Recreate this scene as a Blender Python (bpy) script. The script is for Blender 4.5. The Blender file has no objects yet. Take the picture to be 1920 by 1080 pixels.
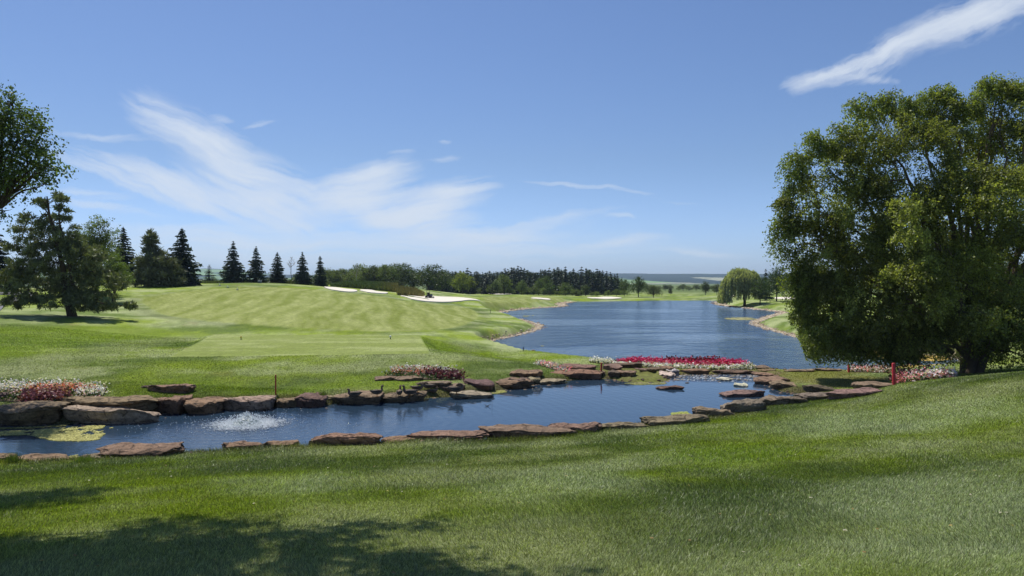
import bpy, bmesh, math, random
import numpy as np
from mathutils import Vector, Matrix
from mathutils.geometry import tessellate_polygon

# ------------------------------------------------------------------ camera, world, sun
scene = bpy.context.scene
COL = scene.collection
F = 1423.0; CX = 960.0; HY = 530.0; CZ = 5.5          # focal length and horizon in photo pixels, eye height over the lake
cam_d = bpy.data.cameras.new("camera"); cam = bpy.data.objects.new("camera", cam_d); COL.objects.link(cam)
cam.location = (0, 0, CZ); cam.rotation_euler = (math.radians(90), 0, 0)
cam_d.sensor_width = 36; cam_d.lens = 36 * F / 1920; cam_d.shift_y = -10 / 1920
cam_d.clip_start = 0.1; cam_d.clip_end = 30000
scene.camera = cam
SUN = Vector((-0.26, 0.40, 0.90)).normalized()
EL = math.asin(SUN.z); AZ = math.atan2(SUN.x, SUN.y)
sun_d = bpy.data.lights.new("sun", 'SUN'); sun_d.energy = 5.0; sun_d.angle = math.radians(0.5); sun_d.color = (1.0, 0.95, 0.86)
sun = bpy.data.objects.new("sun", sun_d); COL.objects.link(sun)
sun.rotation_euler = SUN.to_track_quat('Z', 'Y').to_euler()
scene.view_settings.view_transform = 'Standard'; scene.view_settings.look = 'None'
scene.view_settings.exposure = 0.0; scene.view_settings.gamma = 1.0
scene.cycles.use_denoising = True; scene.cycles.volume_bounces = 0; scene.cycles.max_bounces = 8; scene.cycles.transparent_max_bounces = 8

class NT:
    def __init__(s, tree): s.t = tree; s.n = tree.nodes; s.l = tree.links
    def new(s, typ, **kw):
        n = s.n.new(typ)
        for k, v in kw.items(): setattr(n, k, v)
        return n
    def put(s, sock, v):
        if hasattr(v, 'is_output'): s.l.new(v, sock)
        elif isinstance(v, (tuple, list)) and len(v) == 3 and sock.type == 'RGBA': sock.default_value = (*v, 1)
        else: sock.default_value = v
    def m(s, op, a, b=0.0, c=0.0, clamp=False):
        n = s.new('ShaderNodeMath', operation=op, use_clamp=clamp)
        s.put(n.inputs[0], a); s.put(n.inputs[1], b)
        if op in ('MULTIPLY_ADD',): s.put(n.inputs[2], c)
        return n.outputs[0]
    def mix(s, f, a, b, mode='MIX'):
        n = s.new('ShaderNodeMix', data_type='RGBA', blend_type=mode, clamp_factor=True)
        s.put(n.inputs[0], f); s.put(n.inputs[6], a); s.put(n.inputs[7], b)
        return n.outputs[2]
    def noise(s, vec, scale, detail=4, rough=0.5, dist=0.0, lac=2.0):
        n = s.new('ShaderNodeTexNoise'); n.noise_dimensions = '3D'
        if vec is not None: s.put(n.inputs['Vector'], vec)
        n.inputs['Scale'].default_value = scale; n.inputs['Detail'].default_value = detail
        n.inputs['Roughness'].default_value = rough; n.inputs['Distortion'].default_value = dist
        n.inputs['Lacunarity'].default_value = lac
        return n.outputs['Fac']
    def mapr(s, v, a, b, c=0.0, d=1.0, smooth=False):
        n = s.new('ShaderNodeMapRange', interpolation_type='SMOOTHSTEP' if smooth else 'LINEAR')
        s.put(n.inputs[0], v); n.inputs[1].default_value = a; n.inputs[2].default_value = b
        n.inputs[3].default_value = c; n.inputs[4].default_value = d
        return n.outputs[0]
    def comb(s, x, y, z):
        n = s.new('ShaderNodeCombineXYZ'); s.put(n.inputs[0], x); s.put(n.inputs[1], y); s.put(n.inputs[2], z)
        return n.outputs[0]
    def sep(s, v):
        n = s.new('ShaderNodeSeparateXYZ'); s.put(n.inputs[0], v); return n.outputs
    def vscale(s, v, sc):
        n = s.new('ShaderNodeVectorMath', operation='MULTIPLY'); s.put(n.inputs[0], v); n.inputs[1].default_value = sc
        return n.outputs[0]

SKY_STRENGTH = 0.1
def make_world():
    w = bpy.data.worlds.new("World"); scene.world = w; w.use_nodes = True
    t = NT(w.node_tree); w.node_tree.nodes.clear()
    sky = t.new('ShaderNodeTexSky', sky_type='NISHITA'); sky.sun_disc = False
    sky.sun_elevation = EL; sky.sun_rotation = AZ; sky.altitude = 200; sky.air_density = 1.0; sky.dust_density = 0.6; sky.ozone_density = 2.2
    g = t.new('ShaderNodeTexCoord').outputs['Generated']
    x, y, z = t.sep(g)
    ys = t.m('MAXIMUM', y, 0.05)
    u = t.m('DIVIDE', x, ys); v = t.m('DIVIDE', z, ys)
    front = t.mapr(y, 0.25, 0.5, 0, 1, True)
    tint = t.mix(t.mapr(z, 0.0, 0.17, 0, 1, True), (0.80, 1.0, 1.56), (0.70, 0.81, 1.03))
    base = t.mix(1.0, sky.outputs[0], tint, 'MULTIPLY')
    # cirrus: wind-drawn patches placed by direction in the sky, broken up by noise
    uv = t.comb(u, v, 0.0)
    wn = t.new('ShaderNodeTexNoise'); t.put(wn.inputs['Vector'], uv); wn.inputs['Scale'].default_value = 9; wn.inputs['Detail'].default_value = 5
    wn.inputs['Roughness'].default_value = 0.6
    wx, wy, _ = t.sep(wn.outputs['Color'])
    du = t.m('MULTIPLY', t.m('SUBTRACT', wx, 0.5), 0.055); dv = t.m('MULTIPLY', t.m('SUBTRACT', wy, 0.5), 0.035)
    uw = t.m('ADD', u, du); vw = t.m('ADD', v, dv)
    def streak(ang, sx, sy, off):
        a = math.radians(ang); c, s_ = math.cos(a), math.sin(a)
        p = t.m('ADD', t.m('MULTIPLY', uw, c * sx), t.m('MULTIPLY', vw, s_ * sx))
        q = t.m('ADD', t.m('MULTIPLY', uw, -s_ * sy), t.m('MULTIPLY', vw, c * sy))
        return t.noise(t.comb(p, q, off), 1.0, 7, 0.58)
    groups = [
        ((-24, 8, 75, 0.0), [(385, 268, 140, 36, -31, 1.5), (330, 250, 75, 26, -14, 0.8), (470, 325, 140, 44, -29, 0.85), (530, 372, 80, 26, -22, 0.35), (270, 325, 165, 26, -17, 0.95), (400, 365, 170, 30, -14, 0.75), (480, 400, 150, 26, -10, 0.5)]),
        ((9, 8, 70, 3.0), [(665, 360, 92, 36, 9, 1.5), (705, 325, 56, 18, 12, 1.15), (810, 392, 105, 30, 20, 1.35), (755, 408, 120, 28, -8, 1.15), (850, 362, 55, 20, 14, 0.8), (1010, 418, 150, 14, 9, 0.62), (975, 447, 170, 13, 7, 0.55), (1170, 453, 90, 10, 4, 0.72),
            (412, 221, 26, 9, -8, 0.60), (492, 230, 38, 9, 12, 0.58), (832, 299, 34, 8, 6, 0.55), (748, 288, 24, 7, 5, 0.5), (828, 266, 14, 5, 0, 0.42), (1166, 407, 24, 5, -8, 0.5)]),
        ((25, 10, 70, 7.0), [(1880, 5, 210, 28, 20, 0.9), (1790, 42, 150, 24, 24, 0.85), (1690, 86, 120, 19, 25, 0.9), (1600, 120, 90, 14, 25, 0.9), (1530, 150, 60, 11, 20, 0.8), (1500, 160, 30, 16, 5, 0.6), (1640, 145, 60, 7, -10, 0.4), (1800, 60, 170, 34, 22, 0.42), (1690, 90, 150, 28, 24, 0.35)]),
        ((-1, 4, 70, 5.0), [(640, 452, 560, 36, -2, 0.52), (300, 472, 380, 34, 0, 0.52), (900, 474, 330, 30, 3, 0.45), (1320, 474, 80, 6, -2, 0.62), (200, 255, 100, 8, -7, 0.5), (130, 358, 140, 9, -4, 0.7), (190, 385, 100, 9, -7, 0.6), (1095, 352, 110, 5, -6, 0.52), (1250, 375, 90, 6, -8, 0.3)]),
    ]
    patch = t.mapr(t.noise(t.comb(uw, t.m('MULTIPLY', vw, 2.2), 9.0), 6.0, 5, 0.55), 0.35, 0.65, 0.5, 1.2)
    tot = None
    for (ang0, sx, sy, off), blobs in groups:
        fib = streak(ang0, sx, sy, off); M = None
        for (px, py, L, W, ang, st) in blobs:
            cu, cv = (px - CX) / F, (HY - py) / F; a = math.radians(ang); c, s_ = math.cos(a) * F, math.sin(a) * F
            ddu = t.m('SUBTRACT', uw, cu); ddv = t.m('SUBTRACT', vw, cv)
            p = t.m('ADD', t.m('MULTIPLY', ddu, c / L), t.m('MULTIPLY', ddv, s_ / L))
            q = t.m('ADD', t.m('MULTIPLY', ddu, -math.sin(a) * F / W), t.m('MULTIPLY', ddv, math.cos(a) * F / W))
            r2 = t.m('ADD', t.m('MULTIPLY', p, p), t.m('MULTIPLY', q, q))
            mk = t.m('MULTIPLY', t.m('EXPONENT', t.m('MULTIPLY', r2, -1.3)), st)
            M = mk if M is None else t.m('ADD', M, mk)
        gate = t.m('MINIMUM', t.m('MULTIPLY', M, 2.5), 1.0)
        d = t.m('ADD', t.m('MULTIPLY', M, t.mapr(fib, 0.3, 0.7, 0.45, 1.35)), t.m('MULTIPLY', t.m('MULTIPLY', t.m('SUBTRACT', fib, 0.5), 0.9), gate))
        d = t.m('MAXIMUM', t.m('SUBTRACT', d, 0.10), 0.0)
        tot = d if tot is None else t.m('ADD', tot, d)
    tot = t.m('MULTIPLY', tot, patch)
    dens = t.m('MULTIPLY', t.m('SUBTRACT', 1.0, t.m('EXPONENT', t.m('MULTIPLY', tot, -1.5))), front)
    dens = t.mapr(dens, 0.03, 1.0, 0.0, 1.0)
    # high thin veil elsewhere so that the sky behind the viewer is not empty
    back = t.m('MULTIPLY', t.m('SUBTRACT', 1.0, front), t.mapr(t.noise(t.vscale(g, (2, 6, 8)), 1.5, 6, 0.6), 0.55, 0.8, 0, 0.5))
    dens = t.m('ADD', dens, back, clamp=True)
    cl = t.mix(t.m('MULTIPLY', dens, 0.92), base, (7.2, 7.9, 8.9))
    bg = t.new('ShaderNodeBackground'); t.put(bg.inputs[0], cl); bg.inputs[1].default_value = SKY_STRENGTH
    out = t.new('ShaderNodeOutputWorld'); t.l.new(bg.outputs[0], out.inputs[0])
make_world()

# ------------------------------------------------------------------ helpers
rng = np.random.default_rng(7)
random.seed(7)

def tag(o, label=None, cat=None, group=None, kind=None):
    if label: o['label'] = label
    if cat: o['category'] = cat
    if group: o['group'] = group
    if kind: o['kind'] = kind
    return o
def empty(name, loc=(0, 0, 0), rz=0.0):
    o = bpy.data.objects.new(name, None); COL.objects.link(o); o.location = loc; o.rotation_euler = (0, 0, rz)
    o.empty_display_size = 0.3
    return o
def mesh_data(name, v, faces, mats, col=None, smooth=False, midx=None):
    """faces: (n,k) int array or list of such arrays"""
    me = bpy.data.meshes.new(name)
    v = np.asarray(v, dtype=np.float32)
    if isinstance(faces, np.ndarray): faces = [faces]
    faces = [np.asarray(f, dtype=np.int32) for f in faces if len(f)]
    me.vertices.add(len(v)); me.vertices.foreach_set('co', v.ravel())
    loops = np.concatenate([f.ravel() for f in faces])
    sizes = np.concatenate([np.full(len(f), f.shape[1], dtype=np.int32) for f in faces])
    starts = np.concatenate([[0], np.cumsum(sizes)[:-1]]).astype(np.int32)
    me.loops.add(len(loops)); me.loops.foreach_set('vertex_index', loops)
    me.polygons.add(len(sizes)); me.polygons.foreach_set('loop_start', starts)
    if smooth: me.polygons.foreach_set('use_smooth', np.ones(len(sizes), dtype=bool))
    if midx is not None: me.polygons.foreach_set('material_index', np.asarray(midx, dtype=np.int32))
    if not isinstance(mats, (list, tuple)): mats = [mats]
    for m_ in mats: me.materials.append(m_)
    if col is not None:
        a = me.color_attributes.new('Col', 'FLOAT_COLOR', 'POINT')
        c = np.ones((len(v), 4), dtype=np.float32); c[:, :3] = col
        a.data.foreach_set('color', c.ravel())
    me.update(calc_edges=True); me.validate()
    return me
def link(name, me, parent=None, loc=None):
    o = bpy.data.objects.new(name, me); COL.objects.link(o)
    if parent is not None: o.parent = parent
    if loc is not None: o.location = loc
    return o
def copy_tree(o, parent=None):
    c = o.copy(); COL.objects.link(c); c.parent = parent
    for ch in [k for k in bpy.data.objects if k.parent == o]: copy_tree(ch, c)
    return c
def thing_copy(root, kids):
    r = root.copy(); COL.objects.link(r)
    for k in kids:
        c = k.copy(); COL.objects.link(c); c.parent = r
    return r

# value noise in numpy
_perm = np.random.default_rng(11).random((256, 256))
def vnoise(x, y):
    xi = np.floor(x).astype(int); yi = np.floor(y).astype(int); fx = x - xi; fy = y - yi
    fx = fx * fx * (3 - 2 * fx); fy = fy * fy * (3 - 2 * fy)
    a = _perm[xi & 255, yi & 255]; b = _perm[(xi + 1) & 255, yi & 255]; c = _perm[xi & 255, (yi + 1) & 255]; d = _perm[(xi + 1) & 255, (yi + 1) & 255]
    return (a * (1 - fx) + b * fx) * (1 - fy) + (c * (1 - fx) + d * fx) * fy
def fbm(x, y, o=4, g=0.5):
    s = 0; a = 1; t = 0
    for i in range(o):
        s = s + a * vnoise(x * 2 ** i + 17.3 * i, y * 2 ** i + 5.1 * i); t += a; a *= g
    return s / t
def sstep(a, b, x):
    t = np.clip((x - a) / (b - a), 0, 1); return t * t * (3 - 2 * t)

def seg_sdf(poly, x, y, pad=60.0):
    """signed distance, negative inside"""
    poly = np.asarray(poly, float)
    pad = float(pad); out = np.full(x.shape, pad); x0, y0 = poly.min(0) - pad; x1, y1 = poly.max(0) + pad
    m = (x > x0) & (x < x1) & (y > y0) & (y < y1)
    X = x[m]; Y = y[m]
    if X.size == 0: return out
    d2 = np.full(X.shape, 1e18); ins = np.zeros(X.shape, bool)
    n = len(poly)
    for i in range(n):
        ax, ay = poly[i]; bx, by = poly[(i + 1) % n]
        ex, ey = bx - ax, by - ay; L = ex * ex + ey * ey + 1e-12
        t = np.clip(((X - ax) * ex + (Y - ay) * ey) / L, 0, 1)
        d2 = np.minimum(d2, (X - ax - t * ex) ** 2 + (Y - ay - t * ey) ** 2)
        if ay != by:
            c = ((ay > Y) != (by > Y)) & (X < (bx - ax) * (Y - ay) / (by - ay) + ax); ins ^= c
    s = np.sqrt(d2); s[ins] *= -1
    out[m] = np.minimum(s, pad)
    return out

def WP(px, py, z):            # photo pixel at a known height -> world xy
    d = (CZ - z) * F / (py - HY); return ((px - CX) / F * d, d)
def smooth_poly(p, it=1):
    p = np.asarray(p, float)
    for _ in range(it):
        q = np.roll(p, -1, 0); p = np.stack([0.75 * p + 0.25 * q, 0.25 * p + 0.75 * q], 1).reshape(-1, 2)
    return p
PZ = 0.30     # pond level; the lake is at 0
lake_px = [(925,652),(980,660),(1050,670),(1110,676),(1150,686),(1200,692),(1300,693),(1380,692),(1425,694),(1450,699),(1500,703.5),(1590,701),(1640,699),(1700,697),(1790,692),(1840,680),
 (1800,672),(1720,664),(1650,657),(1580,651),(1527,641),(1490,630),(1440,616),(1418,609),(1413,606),(1425,600),(1450,591),(1475,587),(1462,584),(1420,580),(1380,575.5),(1352,572),(1348,568),(1345,563.5),(1250,563.5),
 (1170,564.5),(1130,565.5),(1080,565.5),(1058,568),(1050,571),(1058,574),(1040,576),(1000,578),(950,583),(925,587),(935,592),(960,597),(985,602),(1016,611),(1004,619),(975,627),(945,633),(915,640),(908,646)]
LAKE = smooth_poly([WP(a, b, 0.0) for a, b in lake_px], 1)
pond_px = [(-500,800),(-200,801),(0,799),(130,797),(200,794),(275,788),(290,776),(345,776),(420,768),(520,765),(605,763),(645,757),(690,756),(735,754),(800,748),(850,746),(905,739),(955,733),(1010,722),(1060,716),
 (1120,711),(1145,712),(1170,718),(1230,719),(1266,715),(1262,704),(1330,703),(1400,703.5),(1424,701),(1436,703),(1428,710),(1428,720),(1440,729),(1465,737),(1500,739),(1500,744),(1440,757),(1400,768),(1340,782),(1290,790),
 (1210,796),(1150,806),(1060,818),(1040,824),(915,830),(775,832),(720,836),(610,840),(420,850),(345,854),(210,864),(100,872),(0,876),(-200,880),(-500,888)]
POND = smooth_poly([WP(a, b, PZ) for a, b in pond_px], 1)

ctrl = []   # (x, y, z)
def cd(px, d, z): ctrl.append(((px - CX) / F * d, d, z))
def cp(px, py, z): x, y = WP(px, py, z); ctrl.append((x, y, z))
for p in [(0,-25,4.7),(0,0,3.9),(-16,0,3.4),(20,0,4.5),(45,0,5.6),(-45,0,3.0),(-40,-25,4),(40,-25,6),(3,7,2.85),(-5,7,2.72),(0,15,1.62),(-9,15,1.5),(9,15,2.0),(16,22,2.05)]: ctrl.append(p)
for p in [(0,21.3,.50),(350,22.2,.50),(700,23.2,.52),(960,23.9,.53),(1060,24.6,.52),(1300,27.0,.52),(1420,29,.55),(1500,30.6,.62),(1600,32.0,.78),(1676,31.6,1.22),(1780,31.5,1.52),(1920,31.0,1.84),(2300,30,2.6),(-400,21,.5),(-1000,20,1.0)]: cd(*p)
for p in [(1550,37.8,.48),(1480,38.5,.45),(1640,40,.5),(1680,36.0,.62),(1820,41,.72),(2000,42,.9),(2300,45,1.3),(1760,45,.4),(1560,43,.42)]: cd(*p)
for p in [(100,757,.85),(300,748,.8),(0,700,1.3),(0,650,1.9),(0,605,2.4),(130,593,2.6),(60,570,3.2),(0,545,4.2),(200,545,4.2),(500,755,.6),(640,738,.65),(800,725,.7),(940,705,.62),(1080,692,.6),(1160,697,.6),
          (600,700,.95),(300,700,1.15),(850,690,.85),(1000,684,.5),(930,662,.4),(900,640,.8),(300,560,3.6),(300,590,2.3),(400,602,2.05),(600,560,3.5),(600,590,2.4),(600,616,1.65),(750,605,1.5),(890,592,1.0),(890,575,1.6),(700,575,2.7),(750,560,3.0),
          (850,612,1.1),(880,622,1.0),(980,610,.5),(970,590,.9),(1000,569,1.1),(1040,568,.8)]: cp(*p)
for p in [(300,110,5.05),(230,120,5.0),(60,125,4.6),(-200,110,4.8),(-600,90,5.0),(-900,60,4.0),(-600,45,2.4),(390,128,5.3),(437,130,5.45),(520,132,5.42),(600,140,4.82),(640,150,4.34),(700,155,3.75),(700,172,4.9),(640,170,5.0),(780,165,3.75),(820,160,2.6),
          (800,137,2.55),(890,134,2.25),(830,123,2.15),(900,205,1.8),(940,255,1.5),(1015,195,1.2),(1135,240,.62),(1000,280,1.1),(1250,310,.6),(1150,290,.9),(300,170,4.6),(520,190,4.0),(700,230,3.0),(850,250,1.6),
          (1390,176,.8),(1458,180,1.2),(1500,213,1.0),(1480,96,.8),(1520,75,.8),(1600,60,.85),(1700,65,1.3),(1900,55,1.5),(1900,140,2.2),(2200,90,2.2),(1430,135,.6),
          (1000,420,.7),(500,420,2.0),(1500,420,.7),(-300,420,3.0),(2200,420,2.0),
          (320,19.2*F/500,1.2)]: cd(*p)
# tee plateau
TZ = 1.35
tee_px = [(402,627.5),(786,628.5),(806,664),(318,670)]
TEE = np.array([WP(a, b, TZ) for a, b in tee_px])
for p in list(TEE) + [(-13, 50), (-12, 58), (-12, 45)]: ctrl.append((p[0], p[1], TZ))
ctrl = np.array(ctrl)
def _tps(r2): return 0.5 * r2 * np.log(r2 + 1e-9)
S_ = 50.0
_cx, _cy, _cz = ctrl[:, 0] / S_, ctrl[:, 1] / S_, ctrl[:, 2]
_n = len(ctrl)
_A = np.zeros((_n + 3, _n + 3))
_A[:_n, :_n] = _tps((_cx[:, None] - _cx) ** 2 + (_cy[:, None] - _cy) ** 2) + np.eye(_n) * 2e-4
_A[:_n, _n] = 1; _A[:_n, _n + 1] = _cx; _A[:_n, _n + 2] = _cy; _A[_n:, :_n] = _A[:_n, _n:].T
_w = np.linalg.solve(_A, np.concatenate([_cz, np.zeros(3)]))
def G0(x, y):
    shp = x.shape; X = x.ravel() / S_; Y = y.ravel() / S_
    out = np.empty(X.shape)
    for i in range(0, len(X), 60000):
        a = X[i:i + 60000]; b = Y[i:i + 60000]
        out[i:i + 60000] = _tps((a[:, None] - _cx) ** 2 + (b[:, None] - _cy) ** 2) @ _w[:_n] + _w[_n] + _w[_n + 1] * a + _w[_n + 2] * b
    return out.reshape(shp)
MOSS = np.array([WP(a, b, 0.4) for a, b in [(1150,712),(1172,717),(1230,718),(1264,714),(1258,704),(1215,699),(1160,703)]])
def height(x, y, full=False):
    r = np.hypot(x, y)
    g = np.full(x.shape, 0.5)
    m = r < 520
    g0 = G0(x[m], y[m]); f = sstep(300, 500, r[m]); g0 = np.clip(g0, 0.3, 9)
    g[m] = g0 * (1 - f) + 0.5 * f
    g += (fbm(x / 9, y / 9, 3) - .5) * 0.10 * sstep(8, 30, r) + (fbm(x / 1.7, y / 1.7, 2) - .5) * 0.025
    st = seg_sdf(TEE, x, y, 5)                       # flat raised tee
    t = 1 - sstep(0.0, 1.0, st); g = g * (1 - t) + (TZ + 0.02) * t
    sl = seg_sdf(LAKE, x, y); sp = seg_sdf(POND, x, y)
    gl = np.maximum(g, 0.34)
    sm = seg_sdf(MOSS, x, y, 3); gl = np.where(sm < 0, np.minimum(gl, 0.37 + 0.06 * fbm(x * 2, y * 2, 2)), gl)
    wl = np.maximum(0.5, 0.035 * r - 1.3); t = sstep(0, 1, sl / wl)
    h = np.where(sl > 0, (-0.12) * (1 - t) + gl * t, -0.12 - np.clip(-sl * 0.35, 0, 1.2))
    near = y < 0.0 * x + 34 - 0.0
    bw = np.where(y > 25.5 + (x + 15) * .3, 1.0, 0.45); t = sstep(0, bw, sp)
    hp = (PZ - 0.12) * (1 - t) + np.maximum(h, PZ + 0.16) * t
    h = np.where(sp > 0, np.where(sl < 0.05, h, np.where(sp < bw, hp, np.where(sp < 1.5, np.maximum(h, np.where(sl > wl, PZ + 0.1, h)), h))), PZ - 0.12 - np.clip(-sp * 0.4, 0, 0.7))
    if full: return h, sl, sp, st
    return h
def hz(x, y): return float(height(np.array([float(x)]), np.array([float(y)]))[0])
_DS = np.concatenate([np.arange(5, 80, 0.1), np.arange(80, 700, 0.5)])
def hit(px, py):
    """ground point seen at photo pixel"""
    x = (px - CX) / F * _DS; zr = CZ - (py - HY) / F * _DS
    h, sl_, sp_, _ = height(x, _DS, True); h = np.where(sp_ < 0, PZ, np.where(sl_ < 0, np.maximum(h, 0.0), h))
    k = np.argmax(zr <= h)
    if zr[k] > h[k]: k = len(_DS) - 1
    d = _DS[k]; return Vector((x[k], d, h[k]))
def at(px, d):
    x = (px - CX) / F * d; return Vector((x, d, hz(x, d)))
def PX(px, py, d): return Vector(((px - CX) / F * d, d, CZ - (py - HY) / F * d))

# ------------------------------------------------------------------ materials
def mat(name):
    m_ = bpy.data.materials.new(name); m_.use_nodes = True; t = NT(m_.node_tree); m_.node_tree.nodes.clear()
    out = t.new('ShaderNodeOutputMaterial'); return m_, t, out
def pr(t, out, base, rough=0.8, spec=0.3, normal=None, **kw):
    p = t.new('ShaderNodeBsdfPrincipled'); t.put(p.inputs['Base Color'], base); t.put(p.inputs['Roughness'], rough)
    p.inputs['Specular IOR Level'].default_value = spec
    for k, v in kw.items(): t.put(p.inputs[k], v)
    if normal is not None: t.l.new(normal, p.inputs['Normal'])
    if out is not None: t.l.new(p.outputs[0], out.inputs[0])
    return p.outputs[0]
def bump(t, h, strength, dist, normal=None):
    b = t.new('ShaderNodeBump'); b.inputs['Strength'].default_value = strength; t.put(b.inputs['Distance'], dist); t.put(b.inputs['Height'], h)
    if normal is not None: t.l.new(normal, b.inputs['Normal'])
    return b.outputs[0]
def simple(name, c, rough=0.7, spec=0.3, var=0.25, scale=6.0, metallic=0.0):
    m_, t, out = mat(name)
    tc = t.new('ShaderNodeTexCoord').outputs['Object']
    n = t.noise(tc, scale, 5, 0.6)
    b = t.mix(n, tuple(k * (1 - var) for k in c), tuple(min(1, k * (1 + var)) for k in c))
    pr(t, out, b, rough, spec, bump(t, n, 0.3, 0.01), Metallic=metallic)
    return m_
def leafmat(name, tint=(1, 1, 1), trans=0.35, gloss=0.12, attr=True, base=(0.05, 0.09, 0.02)):
    m_, t, out = mat(name)
    if attr:
        a = t.new('ShaderNodeAttribute'); a.attribute_name = 'Col'; c = t.mix(1.0, a.outputs['Color'], tint, 'MULTIPLY')
    else: c = base
    oi = t.new('ShaderNodeObjectInfo')
    k = t.mapr(oi.outputs['Random'], 0, 1, 0.8, 1.2)
    c2 = t.mix(1.0, c, t.comb(k, k, k), 'MULTIPLY'); c2 = t.mix(1.0, c2, oi.outputs['Color'], 'MULTIPLY')
    d = t.new('ShaderNodeBsdfDiffuse'); t.l.new(c2, d.inputs[0])
    tr = t.new('ShaderNodeBsdfTranslucent'); t.l.new(t.mix(1.0, c2, (1.25, 1.35, 0.5), 'MULTIPLY'), tr.inputs[0])
    ms = t.new('ShaderNodeMixShader'); ms.inputs[0].default_value = trans; t.l.new(d.outputs[0], ms.inputs[1]); t.l.new(tr.outputs[0], ms.inputs[2])
    gl = t.new('ShaderNodeBsdfGlossy'); gl.inputs['Roughness'].default_value = 0.45; gl.inputs[0].default_value = (0.8, 0.85, 0.8, 1)
    m2 = t.new('ShaderNodeMixShader'); m2.inputs[0].default_value = gloss; t.l.new(ms.outputs[0], m2.inputs[1]); t.l.new(gl.outputs[0], m2.inputs[2])
    t.l.new(m2.outputs[0], out.inputs[0]); return m_

M_leaf = leafmat('leaf_green', trans=0.52, gloss=0.03)
M_needle = leafmat('needle_green', trans=0.22, gloss=0.04)
M_blade = leafmat('grass_blade', trans=0.35, gloss=0.04)
M_petal = leafmat('petal', trans=0.25, gloss=0.02)
M_bark = simple('bark', (0.07, 0.05, 0.035), 0.9, 0.2, 0.45, 5)
M_palebark = simple('pale_bark', (0.16, 0.12, 0.09), 0.85, 0.2, 0.5, 4)
M_deadwood = simple('dead_wood', (0.30, 0.27, 0.23), 0.9, 0.2, 0.3, 4)
M_soil = simple('garden_soil', (0.13, 0.095, 0.07), 1.0, 0.1, 0.5, 14)
M_red = simple('red_paint', (0.42, 0.022, 0.03), 0.45, 0.4, 0.15, 5)
M_dkred = simple('weathered_red_paint', (0.34, 0.035, 0.026), 0.6, 0.3, 0.3, 8)
M_white = simple('white_paint', (0.75, 0.75, 0.7), 0.5, 0.4, 0.06)
M_yellow = simple('yellow_plastic', (0.72, 0.6, 0.12), 0.5, 0.4, 0.1)
M_dark = simple('dark_rubber', (0.02, 0.02, 0.02), 0.7, 0.3, 0.3)
M_metal = simple('grey_metal', (0.22, 0.23, 0.24), 0.5, 0.5, 0.2)
M_navy = simple('navy_paint', (0.03, 0.035, 0.06), 0.4, 0.5, 0.2)

def make_ground_mat():
    m_, t, out = mat('turf')
    a = t.new('ShaderNodeAttribute'); a.attribute_name = 'Col'
    pos = t.new('ShaderNodeNewGeometry').outputs['Position']
    n1 = t.noise(pos, 9.0, 8, 0.75); n2 = t.noise(t.vscale(pos, (1, 0.35, 1)), 2.2, 6, 0.65)
    k = t.m('MULTIPLY', t.mapr(n1, 0.3, 0.7, 0.55, 1.5), t.mapr(n2, 0.3, 0.7, 0.82, 1.18))
    c = t.mix(1.0, a.outputs['Color'], t.comb(k, k, k), 'MULTIPLY')
    nb = bump(t, n1, 0.9, 0.05)
    pr(t, out, c, 0.95, 0.12, nb); return m_
M_ground = make_ground_mat()

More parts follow.
